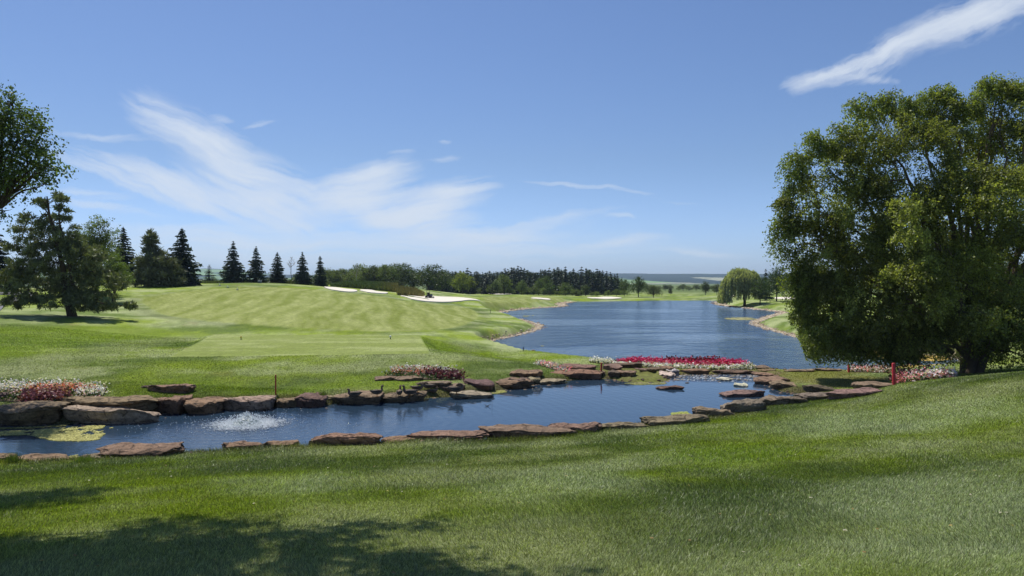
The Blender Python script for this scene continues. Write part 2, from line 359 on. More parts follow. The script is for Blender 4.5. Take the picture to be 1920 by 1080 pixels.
def make_water(name, pond):
    m_, t, out = mat(name)
    pos = t.new('ShaderNodeNewGeometry').outputs['Position']
    x, y, z = t.sep(pos)
    if pond:
        fx, fy = WP(462, 795, PZ)
        dx = t.m('SUBTRACT', x, fx); dy = t.m('SUBTRACT', y, fy)
        r = t.m('SQRT', t.m('ADD', t.m('MULTIPLY', dx, dx), t.m('MULTIPLY', dy, dy)))
        w = t.noise(t.vscale(pos, (1, 1, 1)), 0.9, 3, 0.5)
        ring = t.m('SINE', t.m('ADD', t.m('MULTIPLY', r, 14.0), t.m('MULTIPLY', w, 9.0)))
        amp = t.m('DIVIDE', 0.030, t.m('ADD', 1.0, t.m('MULTIPLY', r, 0.22)))
        h = t.m('MULTIPLY', ring, t.m('MULTIPLY', amp, 0.10))
        chop = t.noise(t.vscale(pos, (1, 1.3, 1)), 5.0, 4, 0.55)
        near = t.mapr(r, 0.8, 9.0, 1.0, 0.10, True)
        rx, ry = WP(1370, 708, PZ)
        ddx = t.m('SUBTRACT', x, rx); ddy = t.m('SUBTRACT', y, ry)
        rr = t.m('SQRT', t.m('ADD', t.m('MULTIPLY', t.m('MULTIPLY', ddx, ddx), 0.25), t.m('MULTIPLY', t.m('MULTIPLY', ddy, ddy), 1.0)))
        rap = t.mapr(rr, 1.4, 2.4, 1.0, 0.0, True)
        k = t.m('MAXIMUM', t.m('MULTIPLY', near, 0.55), t.m('MULTIPLY', rap, 1.3))
        h = t.m('ADD', h, t.m('MULTIPLY', t.m('MULTIPLY', chop, 0.035), k))
        fine = t.noise(pos, 1.6, 3, 0.5)
        h = t.m('ADD', h, t.m('MULTIPLY', fine, 0.006))
        nb = bump(t, h, 1.0, 1.0)
        pr(t, out, (0.022, 0.044, 0.075), 0.05, 0.5, nb, IOR=1.33)
    else:
        n0 = t.noise(t.vscale(pos, (0.9, 0.7, 1)), 1.6, 4, 0.6, 0.3)
        n1 = t.noise(t.vscale(pos, (0.45, 0.40, 1)), 1.0, 4, 0.6)
        h = t.m('ADD', t.m('MULTIPLY', n0, 0.22), t.m('MULTIPLY', n1, 0.60))
        band = t.noise(t.vscale(pos, (0.035, 0.075, 1)), 1.0, 5, 0.55, 0.8)
        calm = t.mapr(band, 0.46, 0.60, 1.0, 0.35, True)
        h = t.m('MULTIPLY', h, calm)
        nb = bump(t, h, 1.0, 1.0)
        col = t.mix(t.mapr(band, 0.50, 0.64, 0, 0.8, True), (0.030, 0.062, 0.105), (0.09, 0.13, 0.17))  # calm bands get a paler base colour, imitating the bright horizon's reflection
        pr(t, out, col, 0.15, 0.5, nb, IOR=1.33)
    return m_
M_pond = make_water('pond_water', True); M_lake = make_water('lake_water', False)

def make_rock_mat():
    m_, t, out = mat('sandstone')
    tc = t.new('ShaderNodeTexCoord').outputs['Object']; oi = t.new('ShaderNodeObjectInfo')
    pos = t.new('ShaderNodeNewGeometry').outputs['Position']
    n1 = t.noise(pos, 2.2, 6, 0.6, 0.4); n2 = t.noise(t.vscale(pos, (1, 1, 5)), 3.5, 5, 0.6); n3 = t.noise(pos, 14, 6, 0.7); n4 = t.noise(pos, 5.0, 5, 0.65)
    k = t.m('MULTIPLY', t.mapr(n1, 0.3, 0.7, 0.65, 1.3), t.m('MULTIPLY', t.mapr(n2, 0.3, 0.7, 0.75, 1.22), t.mapr(n3, 0.3, 0.7, 0.62, 1.4)))
    c = t.mix(1.0, oi.outputs['Color'], t.comb(k, k, k), 'MULTIPLY')
    c = t.mix(t.mapr(n4, 0.60, 0.72, 0, 0.42), c, (0.24, 0.21, 0.17))
    c = t.mix(t.mapr(n4, 0.36, 0.28, 0, 0.6), c, (0.045, 0.035, 0.03))
    vo = t.new('ShaderNodeTexVoronoi'); vo.feature = 'DISTANCE_TO_EDGE'; t.put(vo.inputs['Vector'], t.vscale(pos, (1, 1, 2.2))); vo.inputs['Scale'].default_value = 1.6
    ck = t.mapr(t.m('ADD', vo.outputs['Distance'], t.m('MULTIPLY', t.m('SUBTRACT', n4, .5), .5)), 0.0, 0.03, 1, 0)
    c = t.mix(t.m('MULTIPLY', ck, .5), c, (0.02, 0.015, 0.012))
    hh = t.m('ADD', t.m('MULTIPLY', ck, -1.2), 0.0); hh = t.m('ADD', t.m('ADD', hh, t.m('MULTIPLY', n2, 0.6)), t.m('ADD', t.m('MULTIPLY', n3, 0.7), n1))
    pr(t, out, c, 0.9, 0.25, bump(t, hh, 0.8, 0.05)); return m_
M_rock = make_rock_mat()

# ------------------------------------------------------------------ ground
def world_poly(pts): return np.array([hit(a, b)[:2] for a, b in pts])
FAIR = smooth_poly(world_poly([(255,562),(300,588),(345,598),(420,605),(520,612),(640,620),(760,623),(830,618),(880,607),(897,597),(896,588),(885,580),(860,574),(830,571),(760,566),(730,558),(690,553),(640,549),(600,544),(560,541),(480,538),(420,541),(350,546),(300,553)]), 2)
GREENS = smooth_poly(world_poly([(905,570),(925,578),(960,572),(1000,572),(1040,566),(1060,561),(1040,556),(960,556),(905,555)]), 1)
YG = [smooth_poly(world_poly(p), 1) for p in ([(-40,612),(60,614),(200,608),(300,612),(340,622),(260,634),(140,650),(20,668),(-60,672)], [(1230,850),(1400,828),(1490,850),(1440,892),(1280,892)], [(465,607),(520,613),(560,622),(500,624),(470,616)], [(790,634),(850,640),(865,660),(820,668),(800,650)], [(800,700),(760,735),(640,735),(560,745),(420,740),(330,712),(360,704),(500,735),(600,715)])]
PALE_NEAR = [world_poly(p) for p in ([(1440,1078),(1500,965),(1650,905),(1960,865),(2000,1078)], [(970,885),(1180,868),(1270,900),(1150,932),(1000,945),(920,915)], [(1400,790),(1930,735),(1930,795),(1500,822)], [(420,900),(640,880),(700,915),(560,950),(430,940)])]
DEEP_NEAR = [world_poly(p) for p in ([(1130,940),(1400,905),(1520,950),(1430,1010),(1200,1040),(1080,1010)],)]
PALE = [world_poly(p) for p in ([(-60,690),(60,672),(140,655),(240,640),(330,632),(390,628),(320,642),(220,664),(120,690),(30,705),(-60,712)], [(560,690),(640,680),(740,685),(690,697),(600,700)],
        [(835,640),(885,648),(890,668),(850,680),(800,690),(865,672),(872,655)], [(240,590),(330,588),(420,600),(330,598)])]
def ground_color(x, y, sl, sp, st):
    r = np.hypot(x, y)
    n = fbm(x / 5.5, y / 6.5, 6, 0.6); n2 = fbm(x / 2.3 + 50, y / 3.1, 4, 0.55); n3 = fbm(x / 16 + 9, y / 6 + 3, 4)
    sw = fbm((x * 0.8 + y * 0.6) / 9 + 30, (x * -0.6 + y * 0.8) / 2.2 + 10, 4, 0.5)          # mower-drawn streaks
    gdark = np.array([0.077, 0.112, 0.020]); gyel = np.array([0.140, 0.188, 0.015]); gpale = np.array([0.235, 0.262, 0.125]); brown = np.array([0.155, 0.125, 0.06])
    a = sstep(0.40, 0.62, n)[:, None]; c = gdark * (1 - a) + gyel * a
    b = (sstep(0.44, 0.64, sw * .45 + fbm(x / 3.6 + 70, y / 4.4 + 20, 5, .6) * .55) * 0.8)[:, None]; c = c * (1 - b) + gpale * b
    b = (sstep(0.62, 0.80, n2) * sstep(0.5, 0.7, n3) * 0.5)[:, None]; c = c * (1 - b) + brown * b
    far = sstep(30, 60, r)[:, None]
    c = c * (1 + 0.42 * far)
    for p in YG:
        s = seg_sdf(p, x, y, 4); k = ((1 - sstep(-1.5, 1.2, s + (n2 - .5) * 2)) * 0.8)[:, None]; c = c * (1 - k) + np.array([0.135, 0.20, 0.006]) * k
    for p in PALE:
        s = seg_sdf(p, x, y, 4); k = ((1 - sstep(-0.8, 1.0, s + (n2 - .5) * 3)) * 0.6)[:, None]; c = c * (1 - k) + np.array([0.20, 0.23, 0.10]) * k
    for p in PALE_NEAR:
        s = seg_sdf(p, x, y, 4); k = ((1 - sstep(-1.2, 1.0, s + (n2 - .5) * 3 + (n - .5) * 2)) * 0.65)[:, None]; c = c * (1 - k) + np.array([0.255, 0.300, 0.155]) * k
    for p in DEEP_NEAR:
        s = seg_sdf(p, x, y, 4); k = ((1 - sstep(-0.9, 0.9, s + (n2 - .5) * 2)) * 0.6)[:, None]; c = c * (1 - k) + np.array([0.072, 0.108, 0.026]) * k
    s = seg_sdf(FAIR, x, y, 8); k = (1 - sstep(-0.3, 0.3, s))[:, None]
    v = x + 0.112 * y + (fbm(x / 22, y / 22, 2) - .5) * 5
    stripe = 0.5 + 0.5 * np.tanh(1.6 * np.sin(v * 2 * np.pi / 2.7 + 1.5 * n)) ; st2 = 0.5 + 0.5 * np.sin(v * 2 * np.pi / 7.5 + 2 * n)
    fa = np.array([0.165, 0.202, 0.034]); fb = np.array([0.300, 0.328, 0.115])
    fine = fbm(v / 0.5, (y - x * .1) / 4.0, 4, .6) - .5
    q = np.clip(0.12 + 0.34 * stripe * (.4 + 1.2 * n2) + 0.22 * st2 + 0.5 * (n2 - 0.5) + 1.3 * fine, 0, 1.3)[:, None]
    c = c * (1 - k) + (fa * (1 - q) + fb * q) * k
    edge = np.exp(-((s - 0.9) / 0.9) ** 2)[:, None] * (s > 0)[:, None]; c = c * (1 - 0.25 * edge)
    s = seg_sdf(GREENS, x, y, 8); k = (1 - sstep(-1, 1, s))[:, None]; c = c * (1 - k) + (fa * (1 - q) + fb * q) * 0.95 * k
    k = (1 - sstep(-0.08, 0.08, st))[:, None]; q = (0.45 * fbm(x / 5, y / 1.1, 4) + 0.4 * sstep(.42, .62, fbm(x / 6 + 5, y / 1.6, 3)))[:, None]
    c = c * (1 - k) + (np.array([0.165, 0.210, 0.036]) * (1 - q) + np.array([0.31, 0.345, 0.14]) * q) * k
    # far country: meadow strips
    k = sstep(320, 420, r)[:, None]; q = sstep(.45, .55, fbm(x / 120, y / 40, 3))[:, None]
    c = c * (1 - k) + (np.array([0.09, 0.13, 0.035]) * (1 - q) + np.array([0.14, 0.18, 0.06]) * q) * k
    # dry rim by the lake, soil by the pond, bed under water
    k = ((1 - sstep(0.3, np.maximum(0.7, 0.008 * r), sl + (n2 - .5) * 0.5)))[:, None] * 0.85; c = c * (1 - k) + np.array([0.17, 0.135, 0.085]) * k
    farside = (y > 33 + (x > 8) * -3)
    k = ((1 - sstep(0.3, 1.6, sp + (n2 - .5) * 1.6)) * np.where(y > 26, 0.75, 0.35))[:, None]; c = c * (1 - k) + np.array([0.085, 0.065, 0.038]) * k
    neck = ((x > 4.5) & (y > 36) & (y < 47) & (x < 20)).astype(float) * sstep(.40, .55, n2 * .6 + n * .4 + .02)
    neck = (neck * sstep(0, 1.0, np.minimum(x - 4.5, 47 - y)) * 0.55)[:, None]; c = c * (1 - neck) + np.array([0.16, 0.125, 0.055]) * neck
    sm = seg_sdf(MOSS, x, y, 3); k = (1 - sstep(-.2, .2, sm))[:, None]; q = fbm(x * 1.6, y * 1.6, 3)[:, None]
    c = c * (1 - k) + (np.array([0.10, 0.085, 0.04]) * q + np.array([0.17, 0.20, 0.04]) * (1 - q)) * k
    k = ((sl < 0) | (sp < 0))[:, None]; c = np.where(k, np.array([0.06, 0.05, 0.03]), c)
    return c

def build_ground():
    th = np.concatenate([np.linspace(-180, -70, 24)[:-1], np.linspace(-70, -39, 60)[:-1], np.linspace(-39, 39, 1150), np.linspace(39, 70, 60)[1:], np.linspace(70, 180, 24)[1:-1]])
    th = np.radians(th); r = [0.3]
    while r[-1] < 7000:
        q = r[-1]
        s = 0.09 if q < 18 else min(max(0.09, q * q * 1.5 / (4.5 * F)), 1.4)
        if q < 5: s = 0.3
        if q > 265: s = q * 0.03
        r.append(q + s)
    r = np.array(r); R, T = np.meshgrid(r, th, indexing='ij')
    x = (R * np.sin(T)).ravel(); y = (R * np.cos(T)).ravel()
    h, sl, sp, st = height(x, y, True)
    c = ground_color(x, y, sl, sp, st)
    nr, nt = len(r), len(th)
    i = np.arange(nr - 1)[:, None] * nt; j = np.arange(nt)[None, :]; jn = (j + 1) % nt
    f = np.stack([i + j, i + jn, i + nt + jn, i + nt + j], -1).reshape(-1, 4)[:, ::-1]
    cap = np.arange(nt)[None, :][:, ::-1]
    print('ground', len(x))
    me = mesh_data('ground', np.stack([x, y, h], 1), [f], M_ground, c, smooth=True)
    tag(link('ground', me), kind='structure')
build_ground()

def sheet(name, poly, z, m_, off):
    p = np.asarray(poly); n = len(p)
    area = 0.5 * np.sum(p[:, 0] * np.roll(p[:, 1], -1) - np.roll(p[:, 0], -1) * p[:, 1])
    if area < 0: p = p[::-1]
    d = np.roll(p, -1, 0) - np.roll(p, 1, 0); nn = np.stack([d[:, 1], -d[:, 0]], 1); nn /= np.linalg.norm(nn, axis=1)[:, None] + 1e-9
    o = np.minimum(off * np.maximum(1, np.hypot(p[:, 0], p[:, 1]) / 80), 2.0)
    p = p + nn * o[:, None]
    tri = tessellate_polygon([[Vector((a, b, 0)) for a, b in p]])
    v = np.column_stack([p, np.full(n, z)]); tri = np.array(tri)
    me = mesh_data(name, v, tri, m_)
    for q in me.polygons:
        if q.normal.z < 0: q.flip()
    return link(name, me)
tag(sheet('lake_water', LAKE, 0.0, M_lake, 0.35), kind='structure')
tag(sheet('pond_water', POND, PZ, M_pond, 0.22), kind='structure')

# far hills with woods and fields
def build_hills():
    m_, t, out = mat('far_hillside')
    pos = t.new('ShaderNodeNewGeometry').outputs['Position']
    vo = t.new('ShaderNodeTexVoronoi'); t.put(vo.inputs['Vector'], t.vscale(pos, (0.0018, 0.0008, 0.0))); vo.inputs['Scale'].default_value = 1.0
    vv = t.sep(vo.outputs['Color'])[0]
    n = t.noise(t.vscale(pos, (1, 1, 3)), 0.004, 6, 0.6)
    f = t.m('MULTIPLY', t.mapr(vv, 0.56, 0.58, 0, 1), t.mapr(n, 0.42, 0.46, 0.1, 1))
    c = t.mix(f, (0.012, 0.026, 0.016), t.mix(t.mapr(vv, 0.8, 0.85), (0.20, 0.32, 0.10), (0.36, 0.37, 0.24)))
    pr(t, out, c, 1.0, 0.0, bump(t, t.noise(pos, 0.03, 5, 0.7), 1.0, 12.0))
    th = np.radians(np.linspace(-60, 60, 400)); r = np.linspace(3000, 6600, 60)
    R, T = np.meshgrid(r, th, indexing='ij'); x = R * np.sin(T); y = R * np.cos(T)
    px = CX + F * np.tan(T)
    top = 62 + 22 * np.exp(-((px - 395) / 60) ** 2) + 20 * sstep(500, 0, px) + 6 * np.sin(px / 140) + 10 * (fbm(px / 160, px * 0 + 3, 3) - .5) + 6
    prof = sstep(3100, 6000, R)
    h = -1 + (top + 1) * prof * (0.8 + 0.4 * fbm(x / 700, y / 700, 4)) / 1.0
    nr, nt = R.shape
    i = np.arange(nr - 1)[:, None] * nt; j = np.arange(nt - 1)[None, :]
    f_ = np.stack([i + j, i + nt + j, i + nt + j + 1, i + j + 1], -1).reshape(-1, 4)
    me = mesh_data('hills', np.stack([x.ravel(), y.ravel(), h.ravel()], 1), f_, m_, smooth=True)
    tag(link('hills', me), kind='structure')
build_hills()

# sand bunkers, path: closed slabs draped on the ground
def drape(name, poly, m_, lift, res, thick=0.3, domed=0.0):
    p = np.asarray(poly); x0, y0 = p.min(0) - res; x1, y1 = p.max(0) + res
    bm = bmesh.new()
    vs = [bm.verts.new((a, b, 0)) for a, b in p]; 
    try: f = bm.faces.new(vs)
    except Exception: pass
    bm.normal_update()
    if bm.faces and list(bm.faces)[0].normal.z < 0: bmesh.ops.reverse_faces(bm, faces=bm.faces[:])
    for a in np.arange(math.ceil(x0 / res) * res, x1, res): bmesh.ops.bisect_plane(bm, geom=bm.verts[:] + bm.edges[:] + bm.faces[:], plane_co=(a, 0, 0), plane_no=(1, 0, 0))
    for b in np.arange(math.ceil(y0 / res) * res, y1, res): bmesh.ops.bisect_plane(bm, geom=bm.verts[:] + bm.edges[:] + bm.faces[:], plane_co=(0, b, 0), plane_no=(0, 1, 0))
    X = np.array([v.co.x for v in bm.verts]); Y = np.array([v.co.y for v in bm.verts]); H = height(X, Y) + lift
    for v, h in zip(bm.verts, H): v.co.z = h
    bmesh.ops.triangulate(bm, faces=bm.faces[:])
    ex = bmesh.ops.extrude_face_region(bm, geom=bm.faces[:])
    for v in [g for g in ex['geom'] if isinstance(g, bmesh.types.BMVert)]: v.co.z -= thick
    bmesh.ops.recalc_face_normals(bm, faces=bm.faces[:])
    me = bpy.data.meshes.new(name); bm.to_mesh(me); bm.free(); me.materials.append(m_)
    return link(name, me)
M_sand = simple('bunker_sand', (0.72, 0.66, 0.56), 1.0, 0.1, 0.08, 1.5)
M_path = simple('asphalt_path', (0.17, 0.165, 0.17), 0.9, 0.2, 0.15, 8)
def wzpoly(pts, d0=None): return smooth_poly(world_poly(pts), 1)
for pts, lab in [
    ([(604,538.8),(625,540),(650,542.5),(668,544.5),(671,547.5),(660,549),(640,547.5),(618,544)], 'long thin white sand bunker on the crest of the fairway slope, left of the others'),
    ([(671,543.5),(695,544),(708,547.5),(728,549),(727,550.5),(700,550.5),(685,548.5)], 'small white sand bunker below the tall grass mound, between two larger bunkers'),
    ([(749,555.2),(756,555.5),(780,559.4),(804,564.0),(806,562.6),(780,557.4),(763,555.0),(768,554.8),(792,556.6),(800,555.6),(830,557.5),(870,559),(900,563),(899,565),(870,565),(848,567),(820,567.5),(790,565.5),(765,561)], 'largest white sand bunker, lobed, below the brown end of the grass mound'),
    ([(911,550.6),(930,550),(945,550.8),(962,551.3),(950,552.8),(925,552.8)], 'narrow white sand strip at the foot of the dark conifer wood left of centre'),
    ([(993,559),(1008,558.4),(1034,562),(1030,563.2),(1005,561.8)], 'thin white sand bunker on the bank above the lake inlet'),
    ([(1098,557.5),(1115,558.4),(1138,556.8),(1168,558.8),(1160,560.8),(1125,561.2),(1110,560)], 'wavy white sand bunker on the far shore in front of the conifer wood')]:
    tag(drape('sand_bunker', wzpoly(pts), M_sand, 0.16, 2.5), lab, 'sand bunker', 'sand bunkers of the golf course')
tag(drape('sand_bunker', wzpoly([(1352,554),(1359,552.6),(1376,553.5),(1376,557),(1362,557.5)]), M_sand, 0.16, 3), 'small bright sand bunker just left of the weeping willow across the lake', 'sand bunker', 'sand bunkers of the golf course')
tag(drape('sand_bunker', wzpoly([(1447,558.6),(1470,557.4),(1500,558.4),(1500,562),(1460,561.2)]), M_sand, 0.16, 3), 'sand bunker behind the dark round trees beside the weeping willow', 'sand bunker', 'sand bunkers of the golf course')
tag(drape('path', world_poly([(-60,549),(20,549),(62,551.5),(60,556),(20,554),(-60,554)]), M_path, 0.08, 2.0), kind='structure')
tag(drape('path', world_poly([(-60,564),(0,566),(40,556),(75,560),(40,566),(12,571),(0,583),(-60,592)]), M_path, 0.08, 2.0), kind='structure')

# ------------------------------------------------------------------ grass blades
def unit(v): return v / (np.linalg.norm(v, axis=-1, keepdims=True) + 1e-9)
def build_blades(name, d0, d1, dens0, pw, hgt, wid, label, seed, side=0.74):
    g = np.random.default_rng(seed)
    dd = np.linspace(d0, d1, 400); rho = dens0 * (d0 / dd) ** pw * 2 * side * dd
    cdf = np.cumsum(rho); N = int(cdf[-1] * (dd[1] - dd[0])); cdf /= cdf[-1]
    d = np.interp(g.random(N), cdf, dd); x = d * (g.random(N) * 2 - 1) * side; y = d
    h, sl, sp, st = height(x, y, True)
    keep = (sl > 0.6) & (sp > 0.25) & (st > 0.05) & (seg_sdf(MOSS, x, y, 2) > 0)
    bare = (x > 4.5) & (y > 36) & (y < 47) & (x < 20)
    keep &= ~(bare & (g.random(N) < 0.25))
    x, y, h, sl, sp, st, d = (k[keep] for k in (x, y, h, sl, sp, st, d))
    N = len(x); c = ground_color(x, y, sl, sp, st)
    k = g.random(N); c = c * (0.38 + 2.0 * k ** 1.9)[:, None]
    straw = g.random(N) < 0.035; c[straw] = np.array([0.28, 0.25, 0.12]) * (0.6 + 0.6 * g.random((straw.sum(), 1)))
    lum = c.mean(1)
    ang = g.random(N) * 2 * np.pi; lean = 0.25 + 0.75 * g.random(N)
    drift = fbm(x / 3, y / 3, 3) * 6.28 * 2
    L = hgt * (0.55 + 0.8 * g.random(N)) * (0.8 + 0.4 * fbm(x / 1.2, y / 1.2, 2)); W = wid * (d / d0) ** 0.85 * (0.7 + 0.6 * g.random(N)) * 0.5
    L = L * (1 + 0.25 * (d - d0) / (d1 - d0)) * (1 + 1.6 * np.exp(-((sp - .35) / .35) ** 2))
    lx = (np.cos(ang) * lean + 0.35 * np.cos(drift)) * L; ly = (np.sin(ang) * lean + 0.35 * np.sin(drift)) * L; lz = L * (1.1 - 0.55 * lean)
    a2 = g.random(N) * 2 * np.pi; wx = np.cos(a2) * W; wy = np.sin(a2) * W
    v = np.empty((N, 3, 3), np.float32)
    v[:, 0] = np.stack([x - wx, y - wy, h - 0.005], 1); v[:, 1] = np.stack([x + wx, y + wy, h - 0.005], 1); v[:, 2] = np.stack([x + lx, y + ly, h + lz], 1)
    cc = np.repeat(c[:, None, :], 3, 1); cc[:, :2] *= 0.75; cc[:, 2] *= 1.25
    print(name, N)
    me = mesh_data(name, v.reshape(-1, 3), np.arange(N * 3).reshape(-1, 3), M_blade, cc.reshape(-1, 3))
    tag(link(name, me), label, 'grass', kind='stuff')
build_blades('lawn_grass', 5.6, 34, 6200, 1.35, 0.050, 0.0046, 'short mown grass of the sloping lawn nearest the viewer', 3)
build_blades('bank_grass', 27, 58, 620, 1.6, 0.035, 0.020, 'short mown grass around the tee beyond the pond', 4)

def specks():
    g = np.random.default_rng(77); N = 70; d = 6.5 + 14 * g.random(N); x = (g.random(N) * 2 - 1) * .66 * d; h = height(x, d); m = 6; t_ = np.arange(m) * 2 * np.pi / m; r = .007 + .012 * g.random((N, 1)); a = g.random((N, 1)) * 6
    V = np.stack([x[:, None] + np.cos(t_ + a) * r * 1.6, d[:, None] + np.sin(t_ + a) * r, np.broadcast_to((h + .035)[:, None], (N, m)) + .02 * g.random((N, m))], -1).reshape(-1, 3)
    c = np.array([(.40, .38, .28), (.38, .31, .12), (.26, .18, .08)])[g.integers(0, 3, N)]
    tag(link('lawn_litter', mesh_data('lawn_litter', V, np.arange(N * m).reshape(-1, m), M_petal, np.repeat(c, m, 0))), 'scattered clover heads and fallen leaf bits on the near lawn', 'litter', kind='stuff')
specks()
# ------------------------------------------------------------------ tubes and foliage
def tube(pts, rad, sides=8):
    pts = np.asarray(pts, float); n = len(pts); v = []; 
    for i in range(n):
        d = unit((pts[min(i + 1, n - 1)] - pts[max(i - 1, 0)])[None])[0]
        a = np.cross(d, (0.3, 0.9, 0.1)); a /= np.linalg.norm(a) + 1e-9; b = np.cross(d, a)
        for k in range(sides):
            t = 2 * math.pi * k / sides; v.append(pts[i] + rad[i] * (math.cos(t) * a + math.sin(t) * b))
    f = []
    for i in range(n - 1):
        for k in range(sides):
            f.append((i * sides + k, i * sides + (k + 1) % sides, (i + 1) * sides + (k + 1) % sides, (i + 1) * sides + k))
    return np.array(v), np.array(f)
def merge(parts):
    vs, fs, o = [], [], 0
    for v, f in parts: vs.append(v); fs.append(f + o); o += len(v)
    return np.concatenate(vs), np.concatenate(fs)
def limb(a, b, ra, rb, g, n=6, sag=0.0, wob=0.05, sides=7):
    a = np.asarray(a, float); b = np.asarray(b, float); L = np.linalg.norm(b - a); t = np.linspace(0, 1, n)[:, None]
    p = a + (b - a) * t + (g.random((n, 3)) - .5) * wob * L * np.sin(t * np.pi) * 2
    p[:, 2] += sag * L * np.sin(t[:, 0] * np.pi)
    return tube(p, ra + (rb - ra) * t[:, 0], sides)
def quads(c, axis, nrm, ln, wd):
    """diamond leaves"""
    axis = unit(axis); s = unit(np.cross(nrm, axis)); ln = np.broadcast_to(ln, (len(c),))[:, None]; wd = np.broadcast_to(wd, (len(c),))[:, None]
    v = np.stack([c - axis * ln * .5, c + s * wd * .5, c + axis * ln * .5, c - s * wd * .5], 1).reshape(-1, 3)
    return v, np.arange(len(c) * 4).reshape(-1, 4)
def rdir(g, n): return unit(g.normal(size=(n, 3)))
def crown(lobes, g, ntw, nleaf, leaf, twig=0.7, droop=0.35, sub=14, subr=0.42, col=(0.045, 0.075, 0.018), colvar=0.35, shell=0.78, hang=0.0, aspect=0.6, up=0.5):
    """lobes: (cx,cy,cz,rx,ry,rz). Clumps on each lobe's surface carry twigs, twigs carry leaves."""
    lobes = np.asarray(lobes, float); w = (lobes[:, 3] * lobes[:, 4] * lobes[:, 5]) ** (2 / 3); w /= w.sum()
    P = []; O = []; K = []
    for L, ww in zip(lobes, w):
        m = max(4, int(sub * (0.6 + 0.8 * g.random()))); n = max(8, int(ntw * ww))
        cdir = rdir(g, m); cdir[:, 2] = np.where(cdir[:, 2] < -0.55, -cdir[:, 2], cdir[:, 2])
        cc = L[:3] + cdir * L[3:] * (shell * (0.7 + 0.4 * g.random((m, 1))))
        cr = subr * L[3:].mean() * (0.7 + 0.6 * g.random(m)); tone = 0.6 + 0.85 * g.random(m) ** 1.3
        k = g.integers(0, m, n)
        off = rdir(g, n) * (g.random((n, 1)) ** 0.45)
        p = cc[k] + off * cr[k][:, None] * np.array([1, 1, 0.8]) 
        inn = g.random(n) < 0.16; p[inn] = L[:3] + rdir(g, inn.sum()) * L[3:] * 0.75 * g.random((inn.sum(), 1)) ** 0.4
        P.append(p); O.append(unit((p - L[:3]) / L[3:]) + off * 0.6); K.append(tone[k])
    P = np.concatenate(P); O = unit(np.concatenate(O)); K = np.concatenate(K); n = len(P)
    d = unit(O + np.array([0, 0, -droop]) + 0.5 * rdir(g, n)); tl = twig * (0.5 + g.random(n))
    t = g.random((n, nleaf)); 
    q = P[:, None] + d[:, None] * (t * tl[:, None])[..., None]; q[..., 2] -= hang * (t ** 1.5) * tl[:, None]
    q = q + g.normal(size=q.shape) * leaf * 0.9
    q = q.reshape(-1, 3); N = len(q)
    nrm = unit(rdir(g, N) + np.array([0, 0, up])); ax = unit(rdir(g, N) + np.repeat(d, nleaf, 0) * 0.7 + np.array([0, 0, -0.5]))
    s = leaf * (0.65 + 0.7 * g.random(N))
    v, f = quads(q, ax, nrm, s * 1.5, s * 1.5 * aspect)
    c = np.asarray(col) * (1 + colvar * (g.random((N, 1)) * 2 - 1)) * np.repeat(K, nleaf)[:, None] 
    c = c * np.array([1, 1, 1]) + np.array([0.02, 0.012, 0]) * (g.random((N, 1)) < 0.12)
    return v, f, np.repeat(c, 4, 0)

def px_lobes(L, d, depth=0.9, dd=0.0):
    out = []
    for l in L:
        cx, cy, rx, ry = l[:4]; off = l[4] if len(l) > 4 else 0
        p = PX(cx, cy, d + off); s = (d + off) / F
        out.append((p.x, p.y, p.z, rx * s, max(rx, ry) * s * depth, ry * s))
    return out
def tree(name, base, label, cat, group, limbs, cr, bark, leafm, rot=0):
    """everything in local coordinates round the base"""
    r = empty(name, base); tag(r, label, cat, group)
    b = np.array(base)
    v, f = merge(limbs); me = mesh_data('trunk', v - b, f, bark, smooth=True); t_ = link('trunk', me, r)
    v, f, c = cr; me = mesh_data('crown', v - b, f, leafm, c); c_ = link('crown', me, r)
    return r, t_, c_

